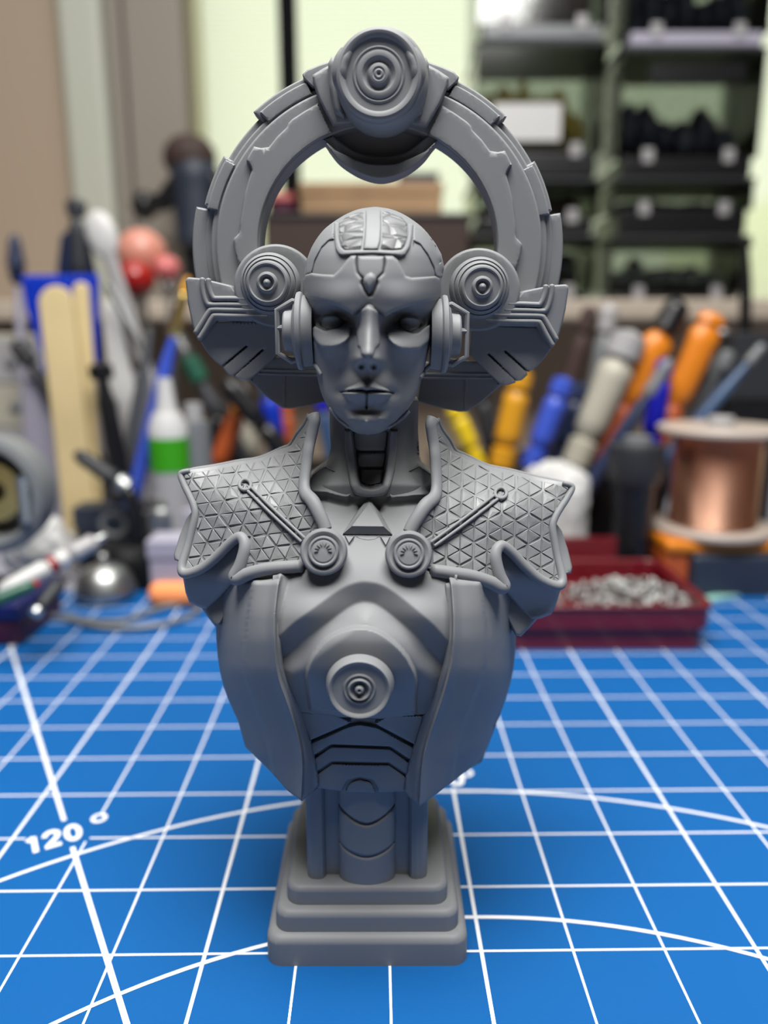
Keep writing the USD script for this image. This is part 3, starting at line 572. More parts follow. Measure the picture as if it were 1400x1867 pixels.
frame = Z1([(345, 175), (340, 250), (345, 330), (358, 420), (385, 465), (420, 478), (560, 466), (720, 462), (880, 474), (960, 486), (1000, 470), (1040, 400), (1060, 300), (1068, 190), (1020, 190), (1020, 300), (1000, 380), (965, 425), (880, 432), (720, 425), (560, 425), (440, 430), (405, 400), (385, 330), (380, 250), (385, 180)])
on_head('crown_frame', frame, 0.04, 3.0, 4)
on_head('crown_band', Z1([(632, 64), (772, 64), (775, 200), (770, 330), (748, 424), (608, 424), (620, 330), (630, 200)]), 0.05, 3.0, 4)
M_scuff = usdkit.material(stage, '/World/Looks/resin_grey_scratched', {'tc': ('texture_coordinate', {}), 'mp': ('mapping', {'scale': (0.55, 1.0, 1.6)}), 'n': ('noise_texture', {'scale': 420.0, 'detail': 3.0, 'distortion': 1.2}),
    'v': ('voronoi_texture', {'scale': 300.0, 'feature': 'distance_to_edge'}), 'a': ('math', {'math_type': 'minimum'}), 'b': ('bump', {'strength': 0.9, 'distance': 0.0016}), 'r': ('rgb_ramp', {'ramp': [(0.0, (0.10, 0.105, 0.11)), (0.12, (0.17, 0.175, 0.18)), (0.5, (0.23, 0.235, 0.24))]}), 'p': ('principled_bsdf', {'roughness': 0.45})},
    [('tc.object', 'mp.vector'), ('mp.vector', 'n.vector'), ('mp.vector', 'v.vector'), ('n.fac', 'a.value1'), ('v.distance', 'a.value2'), ('a.value', 'b.height'), ('b.normal', 'p.normal'), ('a.value', 'r.fac'), ('r.color', 'p.base_color')], surface='p.BSDF')
for P in (Z1([(390, 185), (470, 115), (600, 75), (622, 80), (618, 200), (606, 330), (590, 420), (450, 424), (412, 395), (392, 320)]), Z1([(785, 80), (830, 78), (960, 130), (1012, 185), (1012, 300), (990, 375), (955, 418), (880, 424), (768, 418), (782, 330), (788, 200)])):
    obj('crown_inlay', plate(P, lambda x, y: Hd0(x, y) - 0.022, 0.1, 2, 0.015, 5), M_scuff, head, 45, label='scratched pale inlay panel')
for P in (Z1([(90, 530), (190, 345), (262, 243), (345, 175), (345, 330), (300, 338), (230, 405), (170, 520), (140, 640), (85, 655)]), Z1([(1068, 190), (1130, 225), (1190, 265), (1270, 370), (1325, 470), (1350, 590), (1330, 680), (1270, 668), (1258, 590), (1200, 470), (1130, 375), (1075, 350), (1062, 400)])):
    on_head('temple_frame', P, 0.035, 3.0, 5)
on_head('nose_guard', Z2([(655, 82), (545, 158), (532, 230), (545, 300), (560, 430), (556, 450), (580, 470), (590, 530), (640, 552), (700, 545), (725, 475), (760, 440), (765, 420), (760, 300), (785, 230), (782, 160)]), 0.045, 4, 3.5, bh=0.035, base=Hd)
def cheek_base(x, y): return Hd0(x, y) + 0.05 - 0.15 * sstep((y - 592) / 46)
on_head('cheek_plate', Z2([(130, 290), (170, 275), (225, 300), (270, 318), (330, 300), (400, 288), (480, 282), (502, 310), (490, 370), (440, 425), (370, 462), (300, 470), (225, 464), (180, 420), (140, 350)]), 0.05, 5, 4, bh=0.045, base=cheek_base)
on_head('cheek_plate', Z2([(838, 320), (900, 305), (990, 318), (1060, 342), (1110, 335), (1170, 290), (1230, 250), (1252, 270), (1230, 370), (1190, 430), (1130, 485), (1050, 492), (960, 488), (890, 450), (835, 390), (825, 350)]), 0.05, 5, 4, bh=0.045, base=cheek_base)
for P in (Z2([(130, 590), (185, 640), (232, 720)]), Z2([(1235, 620), (1180, 670), (1130, 742)]), Z2([(312, 1020), (390, 1115), (480, 1192)]), Z2([(1025, 1050), (950, 1120), (835, 1195)])):
    q = catmull(P, 8); B('jaw_trim', tube(W(q[:, 0], q[:, 1], Hd(q[:, 0], q[:, 1]) - 0.01), 0.022), head, smooth=True)
# ear cups
def ear(sgn, cx, cy, ax0):
    yc = -0.20; s = S(yc); c = W(cx, cy, yc); d = (sgn, 0, 0)
    e = B('ear_cup', lathe(c, [(0.02, -0.12), (0.33, -0.12), (0.345, -0.02), (0.37, -0.005), (0.378, 0.015), (0.37, 0.04), (0.34, 0.05), (0.29, 0.05), (0.28, 0.06), (0.265, 0.075), (0.215, 0.085), (0.21, 0.10), (0.205, 0.16), (0.19, 0.175), (0.02, 0.18)], axis=d, n=56), smooth=35)
    hx = [(sgn * x, z) for x, z in ((0.03, 0.27), (0.08, 0.285), (0.235, 0.2), (0.235, -0.21), (0.10, -0.29), (0.03, -0.27))]
    P = np.array([[c[0] + x, yc - 0.06, c[2] + z] for x, z in hx]); B('ear_bracket', tube(P, 0.028, n=8), e, smooth=30)
    B('ear_bracket', tube(np.array([[c[0] + sgn * 0.12, yc - 0.06, c[2] + 0.03], [c[0] + sgn * 0.235, yc - 0.06, c[2] + 0.03]]), 0.03, n=8), e, smooth=30)
ear(-1, 551, 604, 0); ear(1, 806, 610, 0)
# --- ring headdress
YR = 0.42; HC = (691.0, 446.0)
hmr = mirror_fn(lambda x, y: 694 - (y - 135) * 0.018, 0.017)
def polar(r, a0, a1, n=40, c=HC): t = np.radians(np.linspace(a0, a1, n)); return [(c[0] + r * math.sin(q), c[1] - r * math.cos(q)) for q in t]   # degrees from the top, clockwise
halo = B('halo_ring', plate(polar(297, -125, 125, 90) + polar(217, 125, -125, 80), YR, 0.34, 4, 0.03, step=10), smooth=40)
B('halo_rim', plate(polar(306, -112, 112, 90) + polar(285, 112, -112, 80), YR + 0.07, 0.24, 3, 0.03, step=10), halo, smooth=40)
B('halo_rim', plate(polar(316, -112, 112, 90) + polar(285, 112, -112, 80), YR + 0.15, 0.2, 3, 0.03, step=10), halo, smooth=40)
inner_l = [(580, 188), (556, 202), (533, 217), (526, 224), (523, 232), (506, 248), (490, 268), (476, 270), (463, 267), (456, 279), (449, 292), (455, 300), (459, 309), (452, 332), (446, 354), (442, 380), (438, 405), (437, 424), (425, 436), (428, 458), (434, 482)] + polar(221, -100, -23, 40)
B('halo_band', plate(inner_l, YR - 0.055, 0.1, 3.2, 0.035, step=8), halo, smooth=40); B('halo_band', plate([tuple(p) for p in hmr(inner_l)], YR - 0.055, 0.1, 3.2, 0.035, step=8), halo, smooth=40)
blk = [(569, 137), (590, 124), (613, 113), (640, 112), (668, 150), (668, 215), (640, 226), (606, 228), (594, 206), (582, 183), (572, 155)]
tier = [(551, 136), (560, 127), (585, 117), (613, 108), (625, 112), (613, 150), (570, 160), (553, 143)]
plates = [polar(333, -43.5, -24, 16) + polar(300, -24, -43.5, 16), polar(326, -77, -60.2, 16) + polar(300, -60.2, -77, 16), polar(340, -106, -78.3, 18) + polar(305, -78.3, -106, 18)]
inset = [polar(325, -42.0, -24, 16) + polar(300, -24, -42.0, 16), polar(320, -78, -61, 16) + polar(300, -61, -78, 16)]
for mir in (lambda P: P, lambda P: [tuple(p) for p in hmr(P)]):
    B('halo_block', plate(mir(blk), YR - 0.12, 0.5, 5, 0.05, step=8), halo, smooth=40)
    B('halo_tier', plate(mir(tier), YR + 0.02, 0.36, 3, 0.03, step=8), halo, smooth=40)
    for i, P in enumerate(plates): B('halo_plate', plate(mir(P), YR + (0.10, 0.08, 0.16)[i], 0.22, 3, 0.03, step=8), halo, smooth=40)
    for P in inset: B('halo_plate', plate(mir(P), YR + 0.04, 0.2, 2.5, 0.025, step=8), halo, smooth=40)
# top gem: drum with a ringed face, clamps and a crescent below
sg = S(YR - 0.55); cg = W(690.5, 137, YR - 0.55); cb = W(696.5, 141, YR - 0.42); rb = 76 * S(YR - 0.42)
gem = B('halo_gem', lathe(cb, [(rb * r, h) for r, h in smoothp([(0.02, -0.80), (0.55, -0.76), (0.85, -0.62), (0.98, -0.38), (1.0, -0.15), (0.985, -0.04), (0.93, 0.04), (0.8, 0.08), (0.02, 0.09)], 5)], n=64), halo, smooth=60)
B('gem_face', lathe(cg, [(r * sg, h if h < -0.06 else 0.02 + h * 0.5) for r, h in [(60, -0.2), (69, -0.10), (69.5, -0.02), (67.5, 0.035), (63.5, 0.06), (59, 0.055), (55.5, 0.03), (54, -0.01), (43, -0.015), (41.5, 0.0), (40, 0.012), (38, 0.0), (36.5, -0.005), (35, 0.02), (31, 0.035), (27, 0.03), (24, 0.0), (21, -0.03), (19, -0.03), (17, 0.0), (14.5, 0.045), (11, 0.055), (8, 0.04), (7.2, 0.05), (5.5, 0.062), (3.5, 0.055), (2, 0.03), (0, 0.025)]], n=72), gem, smooth=32)
for sx in (-1, 1):
    t = np.linspace(-0.75, 0.62, 20); c = (690.5, 137); R = 72
    q = np.array([(c[0] + sx * R * math.cos(a), c[1] - R * math.sin(a)) for a in t]); d = np.interp(t, [-0.75, 0, 0.62], [YR - 0.35, YR - 0.52, YR - 0.50])
    B('gem_clamp', tube(W(q[:, 0], q[:, 1], d), np.interp(t, [-0.75, -0.2, 0.4, 0.62], [0.03, 0.055, 0.065, 0.06]), flat=1.7), gem, smooth=50)
    B('gem_bracket', plate([(690 + sx * 66, 108), (690 + sx * 86, 104), (690 + sx * 92, 116), (690 + sx * 90, 160), (690 + sx * 80, 205), (690 + sx * 62, 215), (690 + sx * 66, 160)], YR - 0.28, 0.4, 7, 0.1, 7), gem, smooth=50)
B('crescent_web', plate([(600, 225), (785, 225), (786, 250), (770, 262), (745, 280), (720, 287), (693, 289), (665, 287), (640, 278), (617, 264), (604, 252)], YR + 0.22, 0.08, 2, 0.02, step=9), halo, smooth=40)
cres = [(586, 254)] + catmull([(592, 262), (612, 287), (640, 308), (668, 320), (693, 325.5), (718, 321), (746, 309), (775, 287), (797, 262)], 6).tolist() + [(803, 252), (780, 246)] + catmull([(770, 255), (745, 274), (720, 283.5), (693, 285), (665, 282), (640, 272), (617, 256)], 6).tolist() + [(606, 246)]
slit = [(637, 285), (664, 285.3), (700, 285.8), (741, 287), (725, 292), (700, 297), (682, 297), (660, 293.5)]
B('crescent', plate(cres, lambda x, y: YR + 0.10 - 0.0009 * np.abs(x - 693), 0.22, 4, 0.05, step=7), halo, smooth=40)
B('crescent_rim', plate([(592, 256)] + catmull([(596, 266), (615, 290), (642, 309.5), (668, 321), (693, 326), (718, 322), (745, 310), (772, 290), (792, 265)], 6).tolist() + [(797, 255)] + catmull([(775, 276), (745, 290), (718, 298), (693, 299.5), (668, 297), (640, 287), (612, 274)], 6).tolist(), YR - 0.06, 0.3, 3, 0.04, step=7), halo, smooth=40)
# --- side wings with ear discs
Zw = zoomed(330, 430, 0.20714)
wing_pl = Zw([(40, 400), (48, 372), (70, 364), (170, 374), (300, 402), (440, 436), (470, 480), (640, 560), (860, 640), (880, 760), (300, 745), (235, 850), (165, 922), (145, 900), (120, 850), (88, 730), (60, 590)])
fan = Zw([(170, 930), (305, 752), (880, 752), (885, 1010), (800, 1090), (700, 1185), (640, 1235), (590, 1272), (530, 1265), (472, 1245), (478, 1225), (730, 1005), (715, 998), (465, 1232), (420, 1222), (372, 1172), (378, 1150), (585, 975), (572, 965), (362, 1148), (300, 1105), (235, 1030)])
backbar = [(470, 655), (560, 648), (600, 660), (600, 682), (575, 680), (470, 677)]
lowpl = [(453, 692), (475, 676), (600, 680), (606, 728), (590, 733), (560, 740), (529, 745), (515, 744), (490, 727), (470, 708)]
YW = 0.24
for k, mir in enumerate((lambda P: P, lambda P: [tuple(p) for p in mirror_fn(lambda x, y: 687.3 + (520 - y) * 0.02, 0.019)(P)])):
    wg = B('wing', plate(mir(wing_pl), YW, 0.2, 3.5, 0.035, step=9), smooth=40)
    B('wing_fan', plate(mir(fan), YW + 0.12, 0.12, 2, 0.02, step=7), wg, smooth=40)
    B('wing_back', plate(mir(Zw([(185, 900), (310, 760), (870, 760), (870, 1005), (700, 1170), (590, 1240), (480, 1215), (370, 1130), (250, 1025)])), YW + 0.26, 0.1, 2, 0.02, step=9), wg, smooth=40)
    B('wing_bar', plate(mir(backbar), YW + 0.2, 0.2, 2, 0.02, step=8), wg, smooth=40)
    B('wing_skirt', plate(mir(lowpl), YW + 0.30, 0.15, 2, 0.02, step=9), wg, smooth=40)
    q = np.array(mir([(518, 684), (518, 742)])); B('skirt_groove', plate([(q[0][0] - 2.4, q[0][1]), (q[0][0] + 2.4, q[0][1]), (q[1][0] + 2.0, q[1][1]), (q[1][0] - 2.0, q[1][1])], YW + 0.287, 0.05, 1, 0.01, 5), wg, smooth=30)
    for P, r in (([(470, 674), (530, 676), (600, 679)], 0.016), ([(470, 681), (530, 683), (600, 686)], 0.012)):
        q = np.array(mir(P)); B('wing_trim', tube(W(q[:, 0], q[:, 1], YW + 0.2), r), wg, smooth=True)
    for P, r, cl in ((Zw([(188, 372), (190, 450), (205, 530), (228, 590), (262, 606), (400, 606), (600, 610)]), 0.027, 0), (Zw([(240, 378), (245, 440), (262, 505), (285, 545), (310, 552), (440, 552), (570, 556)]), 0.027, 0),
                     (Zw([(128, 858), (190, 760), (245, 672), (275, 652), (400, 652), (700, 660)]), 0.029, 0), (Zw([(158, 910), (215, 820), (275, 718), (305, 702), (450, 705), (760, 712)]), 0.029, 0)):
        q = np.array(mir(catmull(P, 5))); B('wing_trim', tube(W(q[:, 0], q[:, 1], YW - 0.005), r), wg, smooth=True)
    c1_ = mir([(502, 521)])[0]; 
    B('disc_backing', plate([(c1_[0] + 76 * math.cos(t), c1_[1] + 76 * math.sin(t)) for t in np.linspace(0, 2 * math.pi, 60, endpoint=False)], YW - 0.03, 0.2, 5, 0.05, step=9), wg, smooth=40)
    ex, ey = (491.6, 517.5) if k == 0 else (875.5, 525.0); yd = YW - 0.10; s = S(yd - 0.2); c = W(ex + (3 if k == 0 else -3), ey + 1, yd); pr = [(52, 0.0), (52, 0.08), (49, 0.12), (47, 0.13), (45.5, 0.12), (44, 0.14), (43, 0.17), (40, 0.19), (38.5, 0.18), (37, 0.19), (36, 0.225), (34, 0.245), (31.5, 0.25), (30, 0.242), (29, 0.235), (18.5, 0.235), (17.5, 0.245), (16, 0.265), (13.5, 0.272), (11.5, 0.26), (10, 0.235), (7.5, 0.235), (6.5, 0.25), (4.5, 0.28), (2, 0.29), (0, 0.292)]
    dsc = B('ear_disc', lathe(c, [(r * s, h) for r, h in pr], axis=(-0.03 if k == 0 else 0.03, -1, 0), n=64), wg, smooth=32)
# ------------------------------------------------------------------ behind the bust: tools, jars, cases (all out of focus)
def pm(name, rgb, rough=0.45, **k): return mat(name, [c * 0.75 for c in lin(*rgb)], rough, **k)
K = dict(black=pm('plastic_black', (20, 20, 23), 0.35), rubber=pm('rubber_dark', (42, 44, 48), 0.55), navy=pm('plastic_navy', (34, 46, 78), 0.4), blue=pm('plastic_blue', (0, 52, 190), 0.4), cobalt=pm('plastic_cobalt', (64, 92, 205), 0.4),
         royal=pm('plastic_royal', (12, 20, 175), 0.4), steelblue=pm('plastic_steelblue', (60, 88, 125), 0.35), orange=pm('plastic_orange', (240, 140, 30), 0.4), amber=pm('plastic_amber', (226, 160, 30), 0.4), yellow=pm('plastic_yellow', (240, 205, 25), 0.4),
         rust=pm('plastic_rust', (196, 92, 40), 0.45), cream=pm('plastic_cream', (190, 185, 168), 0.45), grey=pm('plastic_grey', (125, 128, 130), 0.4), pale=pm('plastic_pale', (176, 174, 174), 0.4), white=pm('plastic_white', (216, 215, 212), 0.4), flange=pm('plastic_flange', (196, 182, 170), 0.35),
         lilac=pm('card_lilac', (178, 174, 190), 0.6), wood=mat('birch_wood', lin(205, 184, 136), 0.6, var=0.1, vscale=14), brownwood=mat('box_wood', lin(150, 118, 82), 0.6, var=0.15, vscale=20), pink=pm('rubber_pink', (222, 150, 130), 0.35), rose=pm('rubber_rose', (222, 120, 118), 0.4),
         red=pm('rubber_red', (172, 34, 28), 0.2), green=pm('plastic_green', (60, 165, 10), 0.4), darkgreen=pm('plastic_darkgreen', (30, 92, 70), 0.4), foam=mat('foam_orange', lin(246, 150, 92), 0.9, bump=0.4, bscale=900), steel=mat('steel', (0.62, 0.63, 0.63), 0.28, 1.0), dullsteel=mat('dull_steel', (0.42, 0.43, 0.42), 0.4, 1.0), gold=mat('brass', (0.83, 0.6, 0.2), 0.3, 1.0),
         copper=mat('copper_wire', (0.95, 0.56, 0.39), 0.3, 1.0), tin=mat('tin_red', lin(98, 10, 24), 0.35, coat_weight=0.4), indigo=pm('box_indigo', (18, 24, 92), 0.4), maroon=pm('box_maroon', (74, 22, 48), 0.4), teal=pm('strip_teal', (160, 215, 205), 0.4), slate=pm('box_slate', (46, 54, 70), 0.5), brown=pm('dark_brown', (62, 42, 36), 0.7), olive=pm('olive_parts', (150, 130, 50), 0.7), inkblue=pm('ink_parts', (24, 26, 52), 0.6), charcoal=pm('tool_charcoal', (52, 54, 60), 0.5))
def straight(a, b, r0, r1, n=16, k=7, flat=1.0):
    a, b = np.array(a, float), np.array(b, float); t = np.linspace(0, 1, k)[:, None]; return tube(a + (b - a) * t, np.linspace(r0, r1, k), n=n, flat=flat)
def axis_of(top, bot, y, z0):
    a, b = W(*top, y), W(*bot, y); d = (b - a); return a, a + d * ((z0 - a[2]) / d[2]), d
def tool(name, label, cat, top, bot, y, segs, z0=-0.12, group=None):
    """A long tool leaning in the plane y, standing on the level z0. segs: (part, from, to, radius px, radius px, material, flat); 1.0 = bot, the last part runs on to its foot."""
    a, foot, d = axis_of(top, bot, y, z0); t = thing(name, label, cat, tuple(foot), group); s = S(y); L_ = np.linalg.norm(foot - a) / np.linalg.norm(d)
    for i, (pn, t0, t1, r0, r1, m, fl) in enumerate(segs):
        if i == len(segs) - 1: t1 = L_ - r1 * s / np.linalg.norm(d) * 0.3
        n = 9; tt = np.linspace(t0, t1, n); e = np.minimum(tt - t0, t1 - tt) / (t1 - t0); rr = np.interp(tt, [t0, t1], [r0, r1]) * s * np.sqrt(np.clip(e * 9, 0.25, 1)); 
        obj(pn, tube(a + d * tt[:, None], rr, n=16, flat=fl), K[m], t, 50)
    return t
def solid(name, label, cat, P, y0, y1, m, r=0.1, part='body', group=None):
    """A box-like thing given by its outline in the photograph and its depth range."""
    q = W(np.array([p[0] for p in P]), np.array([p[1] for p in P]), y0); t = thing(name, label, cat, (q[:, 0].mean(), (y0 + y1) / 2, q[:, 2].min()), group)
    obj(part, plate(P, y0, y1 - y0, max(2.0, r / S(y0)), r, 14), K[m], t, 40); return t
def ball(c, r, n=3):
    s = trimesh.creation.icosphere(n, 1.0); s.vertices = s.vertices * np.array(r) + c; return s
def zat(py, y, px=700): return float(W(px, py, y)[2])
def down(px, y, z): # the picture row where the level z lies on plane y
    lo, hi = 0.0, 1867.0
    for _ in range(50):
        m_ = (lo + hi) / 2; lo, hi = (m_, hi) if zat(m_, y, px) > z else (lo, m_)
    return lo
DZ = -0.12
# --- left: pot of sticks and tools
def rectpot(name, label, cat, x0, x1, top, y0, y1, m, wall=0.12, z0=DZ):
    a, b, zt = W(x0, top, y0)[0], W(x1, top, y0)[0], zat(top, y0, x0); t = thing(name, label, cat, ((a + b) / 2, (y0 + y1) / 2, z0))
    obj('pot_wall', [box(a, b, y0, y0 + wall, z0, zt, 0.05), box(a, b, y1 - wall, y1, z0, zt, 0.05), box(a, a + wall, y0 + wall, y1 - wall, z0, zt), box(b - wall, b, y0 + wall, y1 - wall, z0, zt)], K[m], t, 40)
    obj('pot_floor', box(a + wall, b - wall, y0 + wall, y1 - wall, z0, z0 + wall), K[m], t, False); return t
rectpot('tool_pot', 'pale lilac plastic pot behind the two wooden craft sticks', 'pot', 44, 228, 690, 15.2, 19.5, 'lilac')
t = solid('plastic_card', 'bright blue plastic card standing in the lilac pot', 'card', [(38, 502), (178, 500), (178, 960), (92, 960), (78, 650), (46, 560)], 17.2, 17.4, 'blue', 0.03)
def craft_stick(label, top, bot, w, y, h0):
    a, foot, d = axis_of(top, bot, y, 0.0); t = thing('craft_stick', label, 'wooden stick', tuple(foot)); ang = math.atan2(d[0], -d[2]); n = (down(bot[0], y, 0.0) - bot[1]) / (bot[1] - top[1]); e = (bot[0] + (bot[0] - top[0]) * n, bot[1] + (bot[1] - top[1]) * n)
    P = [(top[0] + w * math.cos(q), top[1] + w * 0.9 - w * math.sin(q)) for q in np.linspace(0, math.pi, 14)] + [(e[0] - w, e[1] - 2), (e[0] + w, e[1] - 2)]
    obj('blade', plate(P, y, 0.09, 3, 0.04, 14), K['wood'], t, 40)
craft_stick('wide pale wooden craft stick, left one of the pair', (101, 524), (142, 905), 31, 13.6, 0)
craft_stick('narrower pale wooden craft stick, right one of the pair', (147, 516), (172, 905), 15, 13.9, 0)
tool('clay_tool', 'dark grey clay tool with square tip above the blue card', 'tool', (138, 364), (150, 640), 18.0, [('tip', 0, 0.12, 19, 15, 'charcoal', 0.4), ('blade', 0.12, 0.5, 14, 14, 'charcoal', 0.6), ('handle', 0.48, 1, 14, 14, 'charcoal', 1)], z0=0.02)
tool('fork_tool', 'dark navy flat tool behind the square-tipped clay tool', 'tool', (136, 420), (147, 640), 18.5, [('blade', 0, 0.4, 22, 36, 'navy', 0.25), ('handle', 0.36, 1, 14, 10, 'navy', 0.7)], z0=0.02)
tool('thin_brush', 'small dark navy brush at the far left of the blue card', 'brush', (26, 428), (40, 640), 19.8, [('bristles', 0, 0.3, 8, 17, 'navy', 1), ('ferrule', 0.28, 0.42, 15, 9, 'navy', 1), ('handle', 0.4, 1, 8, 7, 'lilac', 1)])
def spoon(label, top, bot, y, w, h):
    a, foot, d = axis_of(top, bot, y, DZ); t = thing('plastic_spoon', label, 'spoon', tuple(foot)); s = S(y); u = d / np.linalg.norm(d)
    m = ball((0, 0, 0), (w * s, 0.22, h * s)); v = np.array(m.vertices); ang = math.atan2(u[0], -u[2]); c_, s_ = math.cos(-ang), math.sin(-ang); v = np.c_[c_ * v[:, 0] + s_ * v[:, 2], v[:, 1], -s_ * v[:, 0] + c_ * v[:, 2]]
    obj('bowl', trimesh.Trimesh(v + a + u * h * s, m.faces), K['white'], t, True); obj('stem', straight(a + u * h * s * 1.7, foot, 13 * s, 9 * s, flat=0.5), K['pale'], t, 50)
spoon('white plastic spoon with its bowl up beside the clay tool', (172, 384), (255, 640), 17.9, 26, 40)
tool('plastic_knife', 'translucent white plastic knife below the white spoon', 'knife', (197, 548), (238, 800), 14.6, [('blade', 0, 0.75, 13, 25, 'white', 0.25), ('handle', 0.72, 1, 22, 14, 'pale', 0.4)], z0=0.0)
tt_ = thing('tweezers', 'grey steel tweezers with two spread legs between the spoon and the blue brush', 'tweezers', tuple(W(232, down(232, 14.0, 0.0), 14.0)))
for q in ([(196, 520), (232, 590), (265, 645), (250, 720), (234, 800), (228, 900)], [(272, 600), (266, 650), (262, 720), (246, 800), (232, 900)]):
    q = np.array(q + [(230, down(230, 14.0, 0.0) - 1)]); obj('leg', tube(W(q[:, 0], q[:, 1], 14.0), 7 * S(14.0), n=10, flat=0.5), K['dullsteel'], tt_, 50)
def bulb(name, label, c, r, y, m, rod):
    p = W(*c, y); z = DZ if y > 11.2 else 0.0; t = thing(name, label, 'bulb', (p[0], y, z)); s = S(y)
    obj('bulb', ball(p, np.array(r) * s), K[m], t, True); obj('collar', lathe(p - [0, 0, r[1] * s * 1.18], [(0.02, -0.1), (0.18, -0.1), (0.2, 0.1), (0.16, 0.2), (0.02, 0.2)], axis=(0, 0, 1), n=24), K['steel'], t, 40)
    obj('rod', straight(p - [0, 0, r[1] * s * 1.2], (p[0], y, z), 0.1, 0.1), K[rod], t, 40)
bulb('rubber_bulb', 'flesh pink rubber bulb, largest of the three bulbs', (258, 462), (42, 40, 40), 21.2, 'pink', 'dullsteel')
bulb('rubber_bulb', 'glossy red rubber bulb below the big pink one', (247, 508), (33, 33, 30), 19.9, 'red', 'steel')
bulb('rubber_bulb', 'small rose oval rubber bulb at the right of the red one', (305, 490), (22, 27, 22), 20.6, 'rose', 'dullsteel')
# dark toy figure standing on the sill end
zsill = zs
fx = W(355, 300, 28.5); fg = thing('toy_figure', 'dark jointed toy figure with a round head beside the window jamb', 'figure', (fx[0], 28.5, zsill))
s = S(28.5); P = lambda x, y: W(x, y, 28.5)
obj('head', ball(P(346, 288), (44 * s, 1.0, 37 * s)), K['brown'], fg, True)
obj('torso', lathe(P(362, 455), [(r * s, h * s) for r, h in smoothp([(1, 0), (34, 4), (36, 40), (38, 90), (40, 120), (30, 142), (14, 150), (1, 152)], 4)], axis=(0, 0, 1), n=36), K['slate'], fg, True)
obj('leg', straight(P(348, 455), (P(346, 455)[0], 28.5, zsill), 15 * s, 13 * s), K['black'], fg, 50); obj('leg', straight(P(378, 455), (P(380, 455)[0], 28.5, zsill), 15 * s, 13 * s), K['black'], fg, 50)
q = np.array([(338, 325), (318, 345), (298, 368), (272, 374)]); obj('arm', tube(W(q[:, 0], q[:, 1], 28.3), np.array([20, 18, 16, 14]) * s), K['black'], fg, 50); obj('hand', ball(P(263, 375), (22 * s, 0.5, 24 * s)), K['black'], fg, True)
q = np.array([(384, 322), (398, 345), (402, 380), (396, 410)]); obj('arm', tube(W(q[:, 0], q[:, 1], 28.3), np.array([18, 16, 14, 13]) * s), K['black'], fg, 50)
tool('paint_brush', 'blue handled paint brush with brass ferrule leaning right', 'brush', (343, 505), (255, 860), 13.0, [('bristles', 0, 0.08, 4, 9, 'amber', 1), ('ferrule', 0.07, 0.3, 9, 11, 'gold', 1), ('handle', 0.29, 1, 12, 15, 'cobalt', 1)], z0=0.0)
tool('make_up_brush', 'black brush with a rounded end in front of the wooden sticks', 'brush', (181, 662), (222, 880), 13.3, [('end', 0, 0.14, 20, 21, 'black', 1), ('handle', 0.13, 1, 15, 22, 'black', 1)], z0=0.0)
tool('black_marker', 'black marker leaning left at the lilac pot edge', 'marker', (28, 622), (90, 712), 14.9, [('cap', 0, 0.5, 14, 15, 'black', 1), ('barrel', 0.48, 1, 15, 13, 'rubber', 1)], z0=DZ)
def lying(name, label, cat, pts, y, segs, z=None):
    """A rod held at an angle, through picture points on given depths."""
    t = thing(name, label, cat, tuple(W(*pts[-1][:2], pts[-1][2]))); 
    A = np.array([W(a, b, c) for a, b, c in pts]); cum = np.r_[0, np.cumsum(np.linalg.norm(np.diff(A, axis=0), axis=1))]; cum /= cum[-1]
    for pn, t0, t1, r0, r1, m in segs:
        tt = np.linspace(t0, t1, 8); C = np.c_[[np.interp(tt, cum, A[:, k]) for k in range(3)]].T; e = np.minimum(tt - t0, t1 - tt) / (t1 - t0); obj(pn, tube(C, np.linspace(r0, r1, 8) * np.sqrt(np.clip(e * 9, 0.3, 1)), n=14), K[m], t, 50)
    return t
lying('plier_handle', 'dark rubber pliers leaning over the slate box', 'pliers', [(138, 826, 12.2), (236, 892, 12.1), (258, 995, 12.0)], 0, [('grip', 0, 0.42, 0.2, 0.22, 'rubber'), ('joint', 0.4, 0.52, 0.28, 0.26, 'dullsteel'), ('jaw', 0.5, 1.0, 0.2, 0.12, 'black')])
# bottle with green band, metal parts, lilac boxes
def bottle(name, label, px, top, y, r, parts, z0=DZ, cat='bottle'):
    c = W(px, top, y); t = thing(name, label, cat, (c[0], y, z0)); s = S(y)
    for pn, prof, m in parts: obj(pn, lathe((c[0], y, 0), [(max(a, 0.3) * s, c[2] - b * s if b is not None else z0) for a, b in prof], axis=(0, 0, 1), n=36), K[m], t, 40)
    return t
bottle('glue_bottle', 'white squeeze bottle with a bright green band', 300, 690, 12.6, 0, [('cap', [(0, 0), (12, 0), (16, 40), (20, 60), (0, 60)], 'white'), ('shoulder', [(0, 58), (24, 60), (34, 85), (34, 104), (0, 104)], 'white'), ('label_band', [(0, 103), (35, 103), (35, 162), (0, 162)], 'green'), ('body', [(0, 161), (34, 161), (34, None), (0, None)], 'pale')])
bottle('clear_bottle', 'pale grey bottle at the right of the green banded one', 352, 735, 13.2, 0, [('cap', [(0, 0), (15, 0), (16, 30), (0, 30)], 'pale'), ('body', [(0, 29), (26, 32), (28, 50), (28, None), (0, None)], 'grey')])
bottle('metal_weight', 'short round steel weight under the green banded bottle', 292, 905, 12.4, 0, [('knob', [(0, 0), (24, 2), (28, 16), (22, 26), (0, 26)], 'steel'), ('body', [(0, 25), (30, 26), (32, 40), (32, None), (0, None)], 'dullsteel')], z0=DZ, cat='weight')
